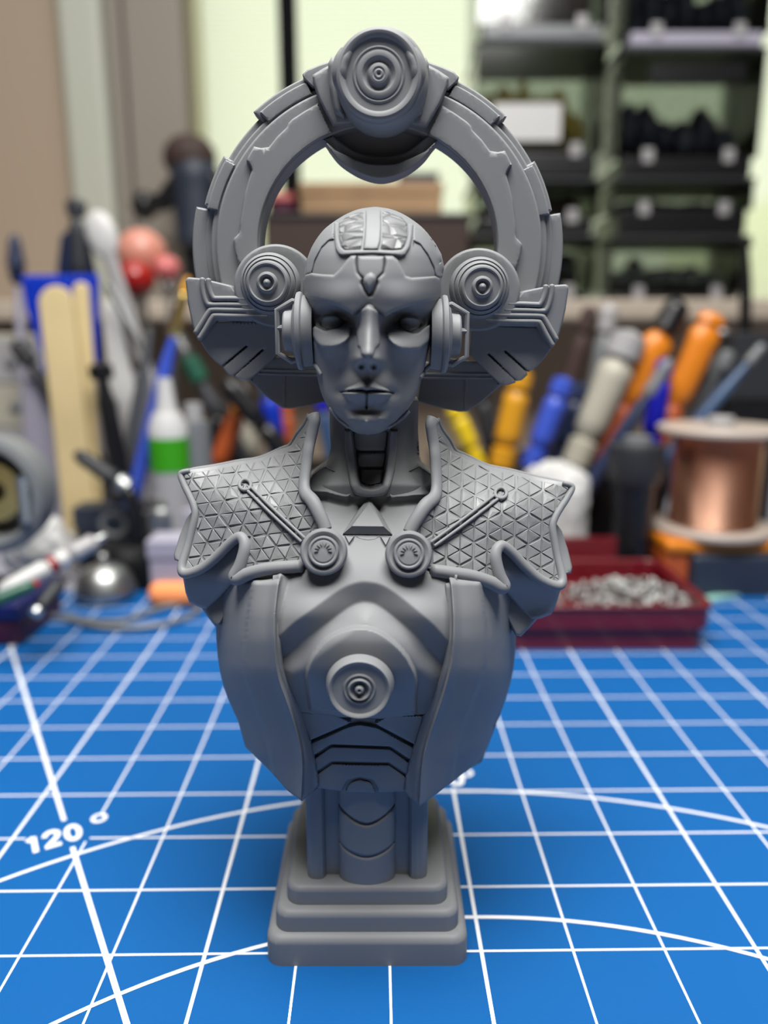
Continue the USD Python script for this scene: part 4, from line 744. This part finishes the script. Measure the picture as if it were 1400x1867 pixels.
def card_box(label, x0, x1, top, y0, y1, m, name='small_box', z0=0.0, cat='box', lid=None, r=0.06):
    a, b, zt = W(x0, top, y0)[0], W(x1, top, y0)[0], zat(top, y0, (x0 + x1) / 2); t = thing(name, label, cat, ((a + b) / 2, (y0 + y1) / 2, z0)); zl = zt - (zt - z0) * 0.3
    obj('body', box(a, b, y0, y1, z0, zl if lid else zt, r), K[m], t, 40)
    if lid: obj('lid', box(a - 0.04, b + 0.04, y0 - 0.04, y1 + 0.04, zl, zt, r), K[lid], t, 40)
    return t
card_box('pale lilac cardboard box left of the mantle, nearest the mat edge', 268, 350, 985, 10.3, 11.2, 'lilac', lid='lilac')
card_box('greyish lilac box farther back above the nearer lilac box', 262, 375, 930, 12.2, 14.0, 'lilac', z0=DZ)
t = card_box('slate blue box with a grey ring mark on its front', 133, 246, 925, 12.7, 13.6, 'slate', lid='slate', z0=DZ)
q = np.linspace(0, 2 * math.pi, 30)[:-1]; c = W(207, 957, 12.67); obj('ring_mark', tube(np.c_[c[0] + 0.33 * np.cos(q), np.full(29, c[1] - 0.0), c[2] + 0.31 * np.sin(q)], 0.09, n=8, closed=True, flat=0.4), K['grey'], t, 50)
card_box('flat black box below the slate blue box', 148, 292, 1000, 11.5, 12.4, 'black', z0=DZ)
# steel suction dish
c = G(194, 1092); dsh = thing('steel_dish', 'shallow round steel dish with a knob, lying on the mat', 'dish', tuple(c)); s = S(c[1])
obj('dome', lathe(c, [(0.01, 0.0), (0.5, 0.0), (0.70, 0.08), (0.76, 0.2), (0.75, 0.32), (0.66, 0.62), (0.5, 0.82), (0.25, 0.94), (0.01, 0.97)], axis=(0, 0, 1), n=48), K['dullsteel'], dsh, 50)
obj('knob', lathe(c + [0, 0, 0.93], smoothp([(0.01, 0), (0.1, 0.02), (0.09, 0.12), (0.14, 0.2), (0.1, 0.28), (0.01, 0.3)], 3), axis=(0, 0, 1), n=24), K['dullsteel'], dsh, True)
# markers lying at the left
lying('paint_marker', 'white and grey paint marker slanting up from the left edge', 'marker', [(195, 975, 8.3), (0, 1082, 6.9)], 0, [('nib', 0, 0.12, 0.07, 0.12, 'dullsteel'), ('cap', 0.1, 0.38, 0.19, 0.21, 'pale'), ('grip', 0.37, 0.5, 0.2, 0.2, 'white'), ('red_ring', 0.5, 0.55, 0.205, 0.205, 'red'), ('barrel', 0.55, 1.0, 0.2, 0.19, 'white')])
lying('green_pen', 'dark green pen under the white paint marker', 'pen', [(72, 1062, 6.6), (-20, 1100, 6.1)], 0, [('tip', 0, 0.12, 0.05, 0.1, 'red'), ('barrel', 0.1, 1.0, 0.13, 0.14, 'darkgreen')])
lying('grey_pen', 'dark grey pen lying between the marker and the cable', 'pen', [(112, 1060, 7.3), (62, 1122, 6.5)], 0, [('barrel', 0, 0.85, 0.15, 0.15, 'rubber'), ('end', 0.84, 1.0, 0.16, 0.13, 'dullsteel')])
q = np.array([(58, 1124), (90, 1122), (130, 1130), (175, 1142), (220, 1146), (270, 1143), (320, 1133), (352, 1119), (366, 1108), (360, 1100), (330, 1102), (296, 1108), (255, 1122), (215, 1133), (160, 1131), (120, 1122)], float)
cb_ = catmull(G(q[:, 0], q[:, 1], 0.08), 6); cbl = thing('grey_cable', 'grey cable looped on the mat at the left of the bust', 'cable', tuple(cb_[0])); obj('cord', tube(cb_, 0.07, n=10), K['grey'], cbl, True)
c = G(322, 1112); fo = thing('foam_pad', 'orange foam pad lying inside the cable loop', 'foam pad', tuple(c))
m = box(c[0] - 0.75, c[0] + 0.75, c[1] + 0.05, c[1] + 0.8, 0, 0.6, 0.25); obj('pad', m, K['foam'], fo, True)
c = G(18, 1178); bx = thing('indigo_box', 'indigo box with maroon sides at the left edge of the mat', 'box', (c[0] - 0.9, c[1] + 1.2, 0)); 
obj('side', box(c[0] - 2.2, c[0] + 0.25, c[1], c[1] + 2.2, 0, 0.55, 0.08), K['maroon'], bx, 40); obj('lid', box(c[0] - 2.25, c[0] + 0.3, c[1] - 0.03, c[1] + 2.25, 0.55, 0.95, 0.08), K['indigo'], bx, 40)
# round jar with grey rim at the left edge
jr = thing('round_jar', 'round grey rimmed jar on its side with brass coil inside, at the left edge', 'jar', tuple(W(-18, 1000, 8.6))); yj = 8.6; s = S(yj); c = W(-22, 900, yj)
obj('rim', lathe(c, [(82 * s, -0.5), (108 * s, -0.5), (112 * s, 0.0), (106 * s, 0.25), (92 * s, 0.3), (84 * s, 0.2), (82 * s, -0.5)], n=56), K['grey'], jr, 40)
obj('body', lathe(c, [(0.02, -0.95), (84 * s, -0.95), (92 * s, -0.5), (80 * s, -0.5), (80 * s, -0.8), (0.02, -0.85)], n=48), K['grey'], jr, 40)
obj('brass_coil', [lathe(c + [0.02, 0, 0], [((20 + 12 * i) * s, -0.7), ((31 + 12 * i) * s, -0.7), ((31 + 12 * i) * s, -0.25 + 0.05 * i), ((20 + 12 * i) * s, -0.25 + 0.05 * i), ((20 + 12 * i) * s, -0.7)], n=40) for i in range(3)], K['gold'], jr, 40)
c = W(45, 912, 8.3); obj('hose', lathe(c - [0, 0, 0.5], [(0.13 + 0.02 * (i % 2), 0.06 * i) for i in range(18)], axis=(0, 0, 1), n=20), K['dullsteel'], jr, 30)
m = trimesh.creation.icosphere(4, 1.0); v = np.array(m.vertices); c = G(72, 1060); v = v * (0.8 + 0.45 * meshkit.fbm(v * 2.2 + 4, 3, 2))[:, None] * [0.95, 0.6, 1.0]; v[:, 2] -= v[:, 2].min(); pp = thing('paper_wad', 'crumpled white paper wad under the round jar', 'paper', tuple(c)); obj('wad', trimesh.Trimesh(v + c, m.faces), K['white'], pp, 30)
# --- tools left of the neck, standing on a low black rack
zr1 = zat(870, 16.0, 470); a, b = W(372, 870, 16.0)[0], W(640, 870, 16.0)[0]
rk = thing('tool_rack', 'low black tool rack hidden behind the left shoulder of the bust', 'rack', ((a + b) / 2, 18, DZ)); obj('block', box(a, b, 16.0, 20.0, DZ, zr1, 0.1), K['black'], rk, 40)
tool('metal_file', 'thick black file handle slanting behind the left collar', 'file', (410, 694), (524, 832), 16.6, [('handle', 0, 0.55, 17, 19, 'black', 1), ('ferrule', 0.53, 0.6, 19, 18, 'black', 1), ('neck', 0.58, 1, 18, 18, 'black', 1)], z0=zr1)
tool('screwdriver', 'rust orange screwdriver handle behind the black file', 'screwdriver', (440, 738), (398, 845), 17.6, [('cap', 0, 0.18, 14, 16, 'orange', 1), ('handle', 0.16, 1, 17, 17, 'rust', 1)], z0=zr1)
tool('screwdriver', 'black screwdriver left of the rust orange one', 'screwdriver', (404, 735), (378, 850), 18.6, [('cap', 0, 0.2, 12, 14, 'rubber', 1), ('handle', 0.18, 1, 15, 14, 'black', 1)], z0=zr1)
tool('hand_tool', 'navy blue handle near the left collar tip', 'hand tool', (488, 700), (502, 800), 18.2, [('cap', 0, 0.2, 14, 17, 'steelblue', 1), ('handle', 0.18, 1, 18, 17, 'blue', 1)], z0=zr1)
tool('hand_tool', 'rust brown handle just left of the collar tip', 'hand tool', (523, 735), (524, 830), 18.8, [('cap', 0, 0.2, 10, 12, 'rust', 1), ('handle', 0.18, 1, 13, 12, 'rust', 1)], z0=zr1)
tool('indigo_pen', 'deep blue pen in the gap beside the jaw', 'pen', (585, 728), (598, 800), 17.4, [('cap', 0, 0.3, 11, 12, 'royal', 1), ('barrel', 0.28, 1, 12, 12, 'steelblue', 1)], z0=zr1)
tool('grey_rod', 'dark grey rod leaning left behind the wing of the headdress', 'rod', (310, 590), (405, 770), 19.0, [('shaft', 0, 0.35, 12, 13, 'dullsteel', 1), ('grip', 0.33, 0.6, 17, 18, 'darkgreen', 1), ('handle', 0.58, 1, 17, 16, 'charcoal', 1)], z0=DZ)
tool('hand_tool', 'pale grey handle between the black file and the wing', 'hand tool', (430, 700), (455, 800), 19.4, [('cap', 0, 0.25, 15, 18, 'pale', 1), ('handle', 0.22, 1, 18, 17, 'cream', 1)], z0=zr1)
# --- right: rack of pliers and handles
zr2 = zat(868, 14.0, 1000); a, b = W(800, 868, 14.0)[0], W(1218, 868, 14.0)[0]
rk = thing('tool_rack', 'long black tool rack holding the coloured handles on the right', 'rack', ((a + b) / 2, 16.5, DZ)); obj('block', box(a, b, 14.0, 19.5, DZ, zr2, 0.1), K['black'], rk, 40)
obj('rail', box(a, b, 13.85, 14.0, DZ + 0.3, DZ + 0.9, 0.05), K['rubber'], rk, 40)
H = [('hand_tool', 'bright yellow handle slanting just right of the collar tip', (826, 742), (868, 838), 14.5, 15, 16, 'yellow', 'yellow'),
     ('hand_tool', 'black handle between the yellow and amber ones', (872, 700), (905, 850), 15.4, 15, 17, 'black', 'rubber'),
     ('hand_tool', 'amber yellow handle below the wing tip', (952, 676), (914, 850), 14.6, 21, 24, 'amber', 'amber'),
     ('hand_tool', 'light cobalt blue handle right of the amber one', (1030, 690), (968, 850), 14.6, 19, 21, 'cobalt', 'cobalt'),
     ('hand_tool', 'dark navy handle partly behind the cobalt one', (1062, 700), (1012, 850), 15.6, 17, 18, 'navy', 'navy'),
     ('hand_tool', 'dark brown tool shaft above the cobalt handle', (1078, 560), (1010, 800), 17.4, 14, 17, 'brown', 'brown'),
     ('hand_tool', 'large cream grey handle in the middle of the right rack', (1152, 606), (1046, 850), 14.8, 30, 27, 'pale', 'cream'),
     ('hand_tool', 'tall pale grey handle standing behind the cream one', (1112, 555), (1070, 820), 17.0, 15, 18, 'pale', 'grey'),
     ('hand_tool', 'royal blue handle between the two orange ones', (1212, 655), (1182, 830), 15.0, 16, 19, 'royal', 'royal')]
for nm, lb, tp, bt, yy, r0, r1, m1, m2 in H: tool(nm, lb, 'hand tool', tp, bt, yy, [('cap', 0, 0.2, r0, r0 + 1, m1, 1), ('grip', 0.18, 0.8, r0 + 1, r1, m2, 1), ('ferrule', 0.78, 1, r1 - 1, r1 - 2, m2, 1)], z0=zr2)
tool('pliers', 'orange pliers handle with a black tip, left of the two orange handles', 'pliers', (1240, 548), (1122, 770), 15.2, [('tip', 0, 0.27, 20, 26, 'black', 1), ('grip', 0.25, 0.85, 27, 25, 'orange', 0.7), ('shank', 0.83, 1, 22, 20, 'rust', 1)], z0=zr2)
tool('pliers', 'plain orange pliers handle, right of the two orange handles', 'pliers', (1302, 572), (1196, 810), 15.6, [('tip', 0, 0.08, 20, 27, 'orange', 0.7), ('grip', 0.07, 0.7, 28, 24, 'orange', 0.7), ('shank', 0.68, 1, 22, 18, 'rust', 1)], z0=zr2)
tool('screwdriver', 'dark blue screwdriver with grey neck crossing the pliers', 'screwdriver', (1222, 655), (1078, 880), 13.4, [('neck', 0, 0.3, 9, 12, 'grey', 1), ('handle', 0.28, 1, 13, 15, 'navy', 1)], z0=DZ)
tool('blue_pen', 'steel blue pen leaning left behind the copper spool', 'pen', (1392, 628), (1268, 775), 14.4, [('clip', 0, 0.25, 8, 9, 'grey', 1), ('barrel', 0.23, 1, 11, 12, 'steelblue', 1)], z0=DZ)
tool('black_post', 'thin black upright post at the right edge', 'post', (1360, 430), (1358, 650), 20.0, [('top', 0, 0.1, 9, 10, 'black', 1), ('post', 0.09, 1, 10, 10, 'black', 1)])
card_box('tall black box behind the copper spool at the right edge', 1340, 1440, 606, 16.0, 18.5, 'black', name='black_box', z0=DZ, lid='rubber')
tool('cream_rod', 'pale rod between the orange handle and the black box', 'rod', (1318, 600), (1290, 770), 17.2, [('tip', 0, 0.2, 9, 11, 'pale', 1), ('shaft', 0.19, 1, 11, 11, 'grey', 1)])
tool('grey_knife', 'dark grey knife handle beside the right orange pliers', 'knife', (1330, 640), (1262, 780), 15.9, [('tip', 0, 0.25, 13, 15, 'grey', 0.6), ('handle', 0.23, 1, 16, 16, 'charcoal', 0.7)])
# white crumpled bag in front of the rack
m = trimesh.creation.icosphere(5, 1.0); v = np.array(m.vertices); y0 = 12.6; s = S(y0); v = np.sign(v) * np.abs(v) ** 0.7; v = v * (0.82 + 0.35 * meshkit.fbm(v * 2.4 + 7, 4, 4))[:, None] * [64 * s, 0.7, 1.0]; zt = zat(838, y0, 1010); v[:, 2] = (v[:, 2] - v[:, 2].min()) / np.ptp(v[:, 2]) * (zt - DZ)
c = W(1010, 900, y0); wb = thing('white_bag', 'crumpled white plastic bag in front of the right rack', 'bag', (c[0], y0, DZ)); obj('bag', trimesh.Trimesh(v + [c[0], y0, DZ], m.faces), K['white'], wb, 40)
# black torch
bottle('torch', 'black cylindrical torch standing left of the copper spool', 1163, 796, 11.9, 0, [('switch', [(0, 0), (24, 0), (25, 14), (0, 14)], 'grey'), ('head', [(0, 13), (46, 14), (49, 22), (49, 60), (45, 80), (40, 88), (0, 88)], 'rubber'), ('barrel', [(0, 87), (39, 88), (38, 130), (38, None), (0, None)], 'black')], cat='torch')
# copper spool on an orange and black tape measure
y0 = 11.0; s = S(y0); a, b = W(1212, 1075, y0 - 0.2)[0], W(1440, 1075, y0 - 0.2)[0]; zt = zat(985, y0, 1290)
tp = thing('tape_measure', 'orange and black tape measure case under the copper spool', 'tape measure', ((a + b) / 2, y0 + 1.3, DZ))
xm_ = W(1254, 1075, y0)[0]; obj('shell', box(xm_, b, y0 - 0.2, y0 + 2.6, DZ, zt - 0.35, 0.15), K['slate'], tp, 40, label='dark slate shell'); obj('cover', box(a, b, y0 - 0.1, y0 + 2.7, zt - 0.35, zt, 0.12), K['orange'], tp, 40); obj('cheek', box(a, xm_, y0 + 0.0, y0 + 2.5, DZ, zt - 0.35, 0.12), K['rust'], tp, 40)
c = W(1294, 985, y0 + 1.15); c[2] = zt; hs = zat(775, y0 + 1.15, 1294) - zt; R1 = 107 * S(y0 + 1.15); R2 = 74 * S(y0 + 1.15)
sp_ = thing('wire_spool', 'spool of copper wire with pale flanges on the tape measure', 'spool', tuple(c))
for z0_ in (0, hs - 0.2): obj('flange', lathe(c + [0, 0, z0_], [(0.05, 0), (R1 - 0.04, 0), (R1, 0.04), (R1, 0.14), (R1 - 0.04, 0.18), (0.05, 0.18)], axis=(0, 0, 1), n=56), K['flange'], sp_, 40)
nw = 34; obj('copper_winding', lathe(c, [(R2 * 0.6, 0.2)] + [(R2 + (0.028 if i % 2 else -0.01), 0.2 + (hs - 0.42) * i / (2 * nw)) for i in range(2 * nw + 1)] + [(R2 * 0.6, hs - 0.22)], axis=(0, 0, 1), n=64), K['copper'], sp_, 30)
obj('hub', lathe(c + [0, 0, hs - 0.02], [(0.02, 0.25), (0.3, 0.25), (0.34, 0.2), (0.34, 0.0), (0.02, 0.0)], axis=(0, 0, 1), n=32), K['pale'], sp_, 40)
ts = thing('teal_strip', 'thin pale teal strip lying on the mat below the tape measure', 'strip', tuple(G(1330, 1094))); A, Bq = G(1258, 1106), G(1440, 1070); n_ = np.array([-(Bq - A)[1], (Bq - A)[0], 0]); n_ /= np.linalg.norm(n_)
obj('strip', trimesh.creation.extrude_polygon(Polygon([(A + n_ * k)[:2] if i in (0, 3) else (Bq + n_ * k)[:2] for i, k in enumerate((0, 0, 0.3, 0.3))]), 0.06, engine='earcut'), K['teal'], ts, False)
# red tin with silver beads
c0_, c1_ = G(905, 1176), G(1298, 1184); yf = float(c1_[1]); x0_, x1_ = c0_[0] - 0.6, W(1284, 1184, yf)[0]; dp = 3.3; hb, hl = 0.5, 0.98
tn = thing('red_tin', 'dark red tin tray on the mat holding silver beads', 'tin', ((x0_ + x1_) / 2, yf + dp / 2, 0))
def rr_box(x0, x1, y0, y1, r): return shapely.box(x0 + r, y0 + r, x1 - r, y1 - r).buffer(r, quad_segs=8)
def ex(poly, z0, z1):
    m = trimesh.creation.extrude_polygon(poly, z1 - z0, engine='earcut'); m.apply_translation([0, 0, z0]); return m
obj('base', ex(rr_box(x0_, x1_, yf, yf + dp, 0.3), 0.0, hb), K['tin'], tn, 40)
o = rr_box(x0_ - 0.1, x1_ + 0.1, yf - 0.1, yf + dp + 0.1, 0.35); obj('rim_wall', ex(o.difference(rr_box(x0_ + 0.02, x1_ - 0.02, yf + 0.02, yf + dp - 0.02, 0.28)), hb, hl), K['tin'], tn, 40)
obj('rolled_edge', tube(np.array([(x, y, hl) for x, y in np.array(shapely.segmentize(o.exterior, 0.3).coords)[:-1]]), 0.05, n=8, closed=True), K['tin'], tn, True)
obj('open_lid', ex(rr_box(x0_ + 0.1, x1_ - 0.9, yf + dp + 0.15, yf + dp + 0.35, 0.09), 0.0, 1.55), K['tin'], tn, 40)
bead = trimesh.creation.icosphere(2, 0.085); bl = []; rb_ = np.random.RandomState(3); cx_, cy_ = W(1142, 1075, yf + 1.4)[0], yf + 1.45
def bead_label(i): return 'small silver bead in the heap inside the red tin'
first = None
spots = []
for k in range(1500):
    if len(spots) >= 170: break
    x, y = rb_.normal(0, 0.85), rb_.normal(0, 0.55)
    if abs(x) > 1.75 or abs(y) > 1.15: continue
    hgt = max(0.0, 0.5 * (1 - (x / 1.8) ** 2 - (y / 1.2) ** 2)); z = hb + 0.085 + rb_.uniform(0, 1) * hgt
    if all((x - a_) ** 2 + (y - b_) ** 2 + (z - c_) ** 2 > 0.165 ** 2 for a_, b_, c_ in spots): spots.append((x, y, z))
q = np.linspace(0, 2 * math.pi, 15)[:-1]; torus = tube(np.c_[0.07 * np.cos(q), 0.07 * np.sin(q), 0 * q], 0.032, n=8, closed=True)
for k, (x, y, z) in enumerate(spots):
    if first is None:
        b_ = thing('silver_bead', bead_label(0), 'bead', (cx_ + x, cy_ + y, z), 'silver beads in the red tin'); obj('ring', trimesh.Trimesh(torus.vertices + [cx_ + x, cy_ + y, z], torus.faces), K['dullsteel'], b_, True); first = b_
    else:
        p_ = UsdGeom.Xform.Define(stage, free('/World/silver_bead')); p_.AddTranslateOp().Set(Gf.Vec3d(*(np.array([cx_ + x, cy_ + y, z]) * U))); p_.AddRotateXYZOp().Set(Gf.Vec3f(rb_.uniform(-70, 70), rb_.uniform(-70, 70), 0)); pr_ = p_.GetPrim()
        pr_.GetReferences().AddInternalReference(first.GetPath()); pr_.SetInstanceable(True); tag(pr_, bead_label(k), 'bead', 'silver beads in the red tin')
# --- on the sill: clear cases with dark contents, seen against the window
M_clear = usdkit.material(stage, '/World/Looks/clear_plastic', {'t': ('transparent_bsdf', {'color': (0.74, 0.76, 0.74)}), 'g': ('glossy_bsdf', {'roughness': 0.12, 'color': (0.9, 0.9, 0.9)}), 'f': ('fresnel', {'IOR': 1.5}), 'm': ('mix_closure', {})}, [('f.fac', 'm.fac'), ('t.BSDF', 'm.closure1'), ('g.BSDF', 'm.closure2')], surface='m.closure')
def lumps(x0, x1, y0, y1, z0, h, n, seed):
    r_ = np.random.RandomState(seed); ms = []
    for i in range(n):
        b = trimesh.creation.icosphere(2, 1.0); v = np.array(b.vertices); v = v * (0.6 + 0.8 * meshkit.fbm(v * 2 + i * 3.1, 3, seed + i))[:, None]; hh = h * r_.uniform(0.55, 1.0); w = (x1 - x0) / n * r_.uniform(0.55, 0.85)
        v = v * [w, (y1 - y0) * 0.3, hh / 2]; v[:, 2] += z0 - v[:, 2].min(); v[:, 0] = np.clip(v[:, 0] + x0 + (x1 - x0) * (i + 0.5) / n, x0, x1); v[:, 1] += (y0 + y1) / 2; ms.append(trimesh.Trimesh(v, b.faces))
    return ms
def case(label, x0, x1, top, bot, cont, clabel, cmat, fill, seed, tray=0.3, yc=26.4, dep=4.6, traym='black', sticker=None, rim=0.18, lidm='rubber', n=5):
    a, b = W(x0, (top + bot) / 2, yc)[0], W(x1, (top + bot) / 2, yc)[0]; z1, z0 = zat(top, yc, x0), zat(bot, yc, x0)
    return a, b, z0, z1
stack_z = {}
def add_case(col, label, x0, x1, h_px, cmat, clabel, fill, seed, tray=0.28, traym='black', lidm='rubber', n=5, sticker=None, gap=0.0):
    yc, dep = 26.2, 4.4; a, b = W(x0, 300, yc)[0], W(x1, 300, yc)[0]; z0 = stack_z.get(col, zsill) + gap; s = S(yc); z1 = z0 + h_px * s; zt = z0 + (z1 - z0) * tray
    t = thing('clear_case', label, 'storage case', ((a + b) / 2, yc + dep / 2, z0))
    obj('tray', box(a + .3, b - .3, yc, yc + dep, z0, zt, 0.12), K[traym], t, 40)
    w = 0.05; obj('clear_cover', [box(a + .08, b - .08, yc + .06, yc + .06 + w, zt, z1 - .2), box(a + .08, b - .08, yc + dep - .1, yc + dep - .1 + w, zt, z1 - .2), box(a + .08, a + .08 + w, yc + .12, yc + dep - .11, zt, z1 - .2), box(b - .08 - w, b - .08, yc + .12, yc + dep - .11, zt, z1 - .2)], M_clear, t, False)
    obj('lid', box(a + 0.02, b - 0.02, yc, yc + dep, z1 - .2, z1, 0.09), K[lidm], t, 40)
    for sx in (a + (b - a) * 0.22, b - (b - a) * 0.22): obj('latch', box(sx - 0.22, sx + 0.22, yc - 0.08, yc - 0.001, zt - 0.25, zt + 0.3, 0.05), K['pale'], t, 40)
    if sticker: obj('sticker', box(a + (b - a) * sticker[0], a + (b - a) * sticker[1], yc + 0.02, yc + 0.059, zt + (z1 - .2 - zt) * sticker[2], zt + (z1 - .2 - zt) * sticker[3]), K[sticker[4]], t, False)
    p = tag(obj('case_contents', lumps(a + .5, b - .5, yc + .5, yc + dep - .5, zt + 0.004, (z1 - zt - .25) * fill, n, seed), K[cmat], None, 40), clabel, 'model parts', None, 'stuff')
    stack_z[col] = z1
Bx, Cx = (862, 1100), (1122, 1384)
add_case('B', 'clear case with a low dark jumble, bottom of the left stack on the sill', *Bx, 108, 'charcoal', 'dark grey jumble in the bottom case of the left stack', 0.85, 11, tray=0.12)
add_case('B', 'clear case with brown parts, second from the bottom of the left stack', *Bx, 88, 'brown', 'dark brown jumble in the second case of the left stack', 0.95, 12, tray=0.3)
add_case('B', 'clear case with olive parts and white sticker, third from the bottom of the left stack', *Bx, 205, 'olive', 'olive brown jumble in the third case of the left stack', 0.8, 13, tray=0.2, n=6, sticker=(0.15, 0.66, 0.1, 0.46, 'white'))
add_case('B', 'clear case with yellow and dark parts, top visible of the left stack', *Bx, 150, 'brown', 'dark brown and tan jumble in the top case of the left stack', 0.85, 14, tray=0.16, traym='grey', n=6)
add_case('C', 'clear case with grey parts, bottom of the right stack on the sill', *Cx, 105, 'grey', 'grey jumble in the bottom case of the right stack', 0.85, 21, tray=0.1, n=6)
add_case('C', 'clear case with a deep black tray, second from the bottom of the right stack', *Cx, 92, 'inkblue', 'black jumble in the second case of the right stack', 0.85, 22, tray=0.45)
add_case('C', 'clear case with ink blue parts, third from the bottom of the right stack', *Cx, 195, 'inkblue', 'ink blue jumble in the third case of the right stack', 0.72, 23, tray=0.16, n=6, sticker=(0.2, 0.85, 0.72, 0.9, 'black'))
add_case('C', 'clear case crammed with navy parts, top visible of the right stack', *Cx, 155, 'inkblue', 'dense navy jumble in the top case of the right stack', 0.95, 24, tray=0.14, traym='lilac', n=7)
# seen through the ring: dark carton with a wooden box on top
zt = zat(388, 26.6, 700); a, b = W(480, 388, 26.6)[0], W(858, 388, 26.6)[0]
dk = thing('dark_carton', 'dark brown carton on the sill behind the robot head', 'carton', ((a + b) / 2, 28.5, zsill)); obj('carton', box(a, b, 26.6, 30.4, zsill, zt - 0.25, 0.12), K['brown'], dk, 40); obj('flap', box(a - 0.04, b + 0.04, 26.5, 30.5, zt - 0.25, zt, 0.08), K['black'], dk, 40)
a, b = W(548, 350, 26.8)[0], W(806, 350, 26.8)[0]; z2 = zat(332, 26.8, 680)
wbx = thing('wooden_box', 'brown wooden box lying on the dark carton, seen through the ring', 'box', ((a + b) / 2, 28.4, zt)); obj('body', box(a, b, 26.8, 30.0, zt, zt + (z2 - zt) * 0.62, 0.08), K['brownwood'], wbx, 40); obj('lid', box(a - 0.06, b + 0.06, 26.74, 30.06, zt + (z2 - zt) * 0.62, z2, 0.08), K['brownwood'], wbx, 40)
a, b = W(728, 330, 27.4)[0], W(800, 330, 27.4)[0]; z3 = zat(314, 27.4, 760)
gbx = thing('grey_box', 'small dark grey box on the wooden box, seen through the ring', 'box', ((a + b) / 2, 28.4, z2)); obj('body', box(a, b, 27.4, 29.4, z2, z2 + (z3 - z2) * 0.7, 0.06), K['charcoal'], gbx, 40); obj('lid', box(a - .03, b + .03, 27.37, 29.43, z2 + (z3 - z2) * 0.7, z3, 0.05), K['charcoal'], gbx, 40)
c = W(512, 388, 26.9); pj_ = thing('plum_jar', 'dull plum jar on the carton left inside the ring', 'jar', (c[0], 27.6, zt)); s = S(27.6)
obj('body', lathe((c[0], 27.6, zt), [(0.02, 0), (22 * s, 0), (24 * s, 0.1), (24 * s, 20 * s), (18 * s, 24 * s), (0.02, 24 * s)], axis=(0, 0, 1), n=36), K['maroon'], pj_, 40); obj('lid', lathe((c[0], 27.6, zt + 24 * s), [(0.02, 0), (20 * s, 0), (20 * s, 9 * s), (17 * s, 11 * s), (0.02, 11 * s)], axis=(0, 0, 1), n=36), K['rose'], pj_, 40)
# low grey drawers at the left, under the sill
dw = thing('drawer_unit', 'low beige drawer unit at the far left behind the tools', 'drawers', (W(20, 700, 21)[0], 23, DZ)); a, b = W(-60, 700, 21.0)[0], W(118, 700, 21.0)[0]; zt = zat(608, 21.0, 40)
obj('carcass', box(a, b, 21.0, 25.0, DZ, zt, 0.1), K['cream'], dw, 40); n_ = 4
for i in range(n_):
    z0_, z1_ = DZ + 0.1 + (zt - DZ - 0.25) * i / n_, DZ + 0.05 + (zt - DZ - 0.25) * (i + 1) / n_; d_ = obj('drawer', box(a + 0.15, b - 0.15, 20.85, 20.999, z0_, z1_, 0.05), K['pale'] if i % 2 else K['cream'], dw, 40)
    obj('knob', lathe(np.array([(a + b) / 2, 20.85, (z0_ + z1_) / 2]), [(0.02, 0), (0.18, 0.0), (0.2, 0.12), (0.12, 0.2), (0.02, 0.2)], n=20), K['grey'], d_, 40)
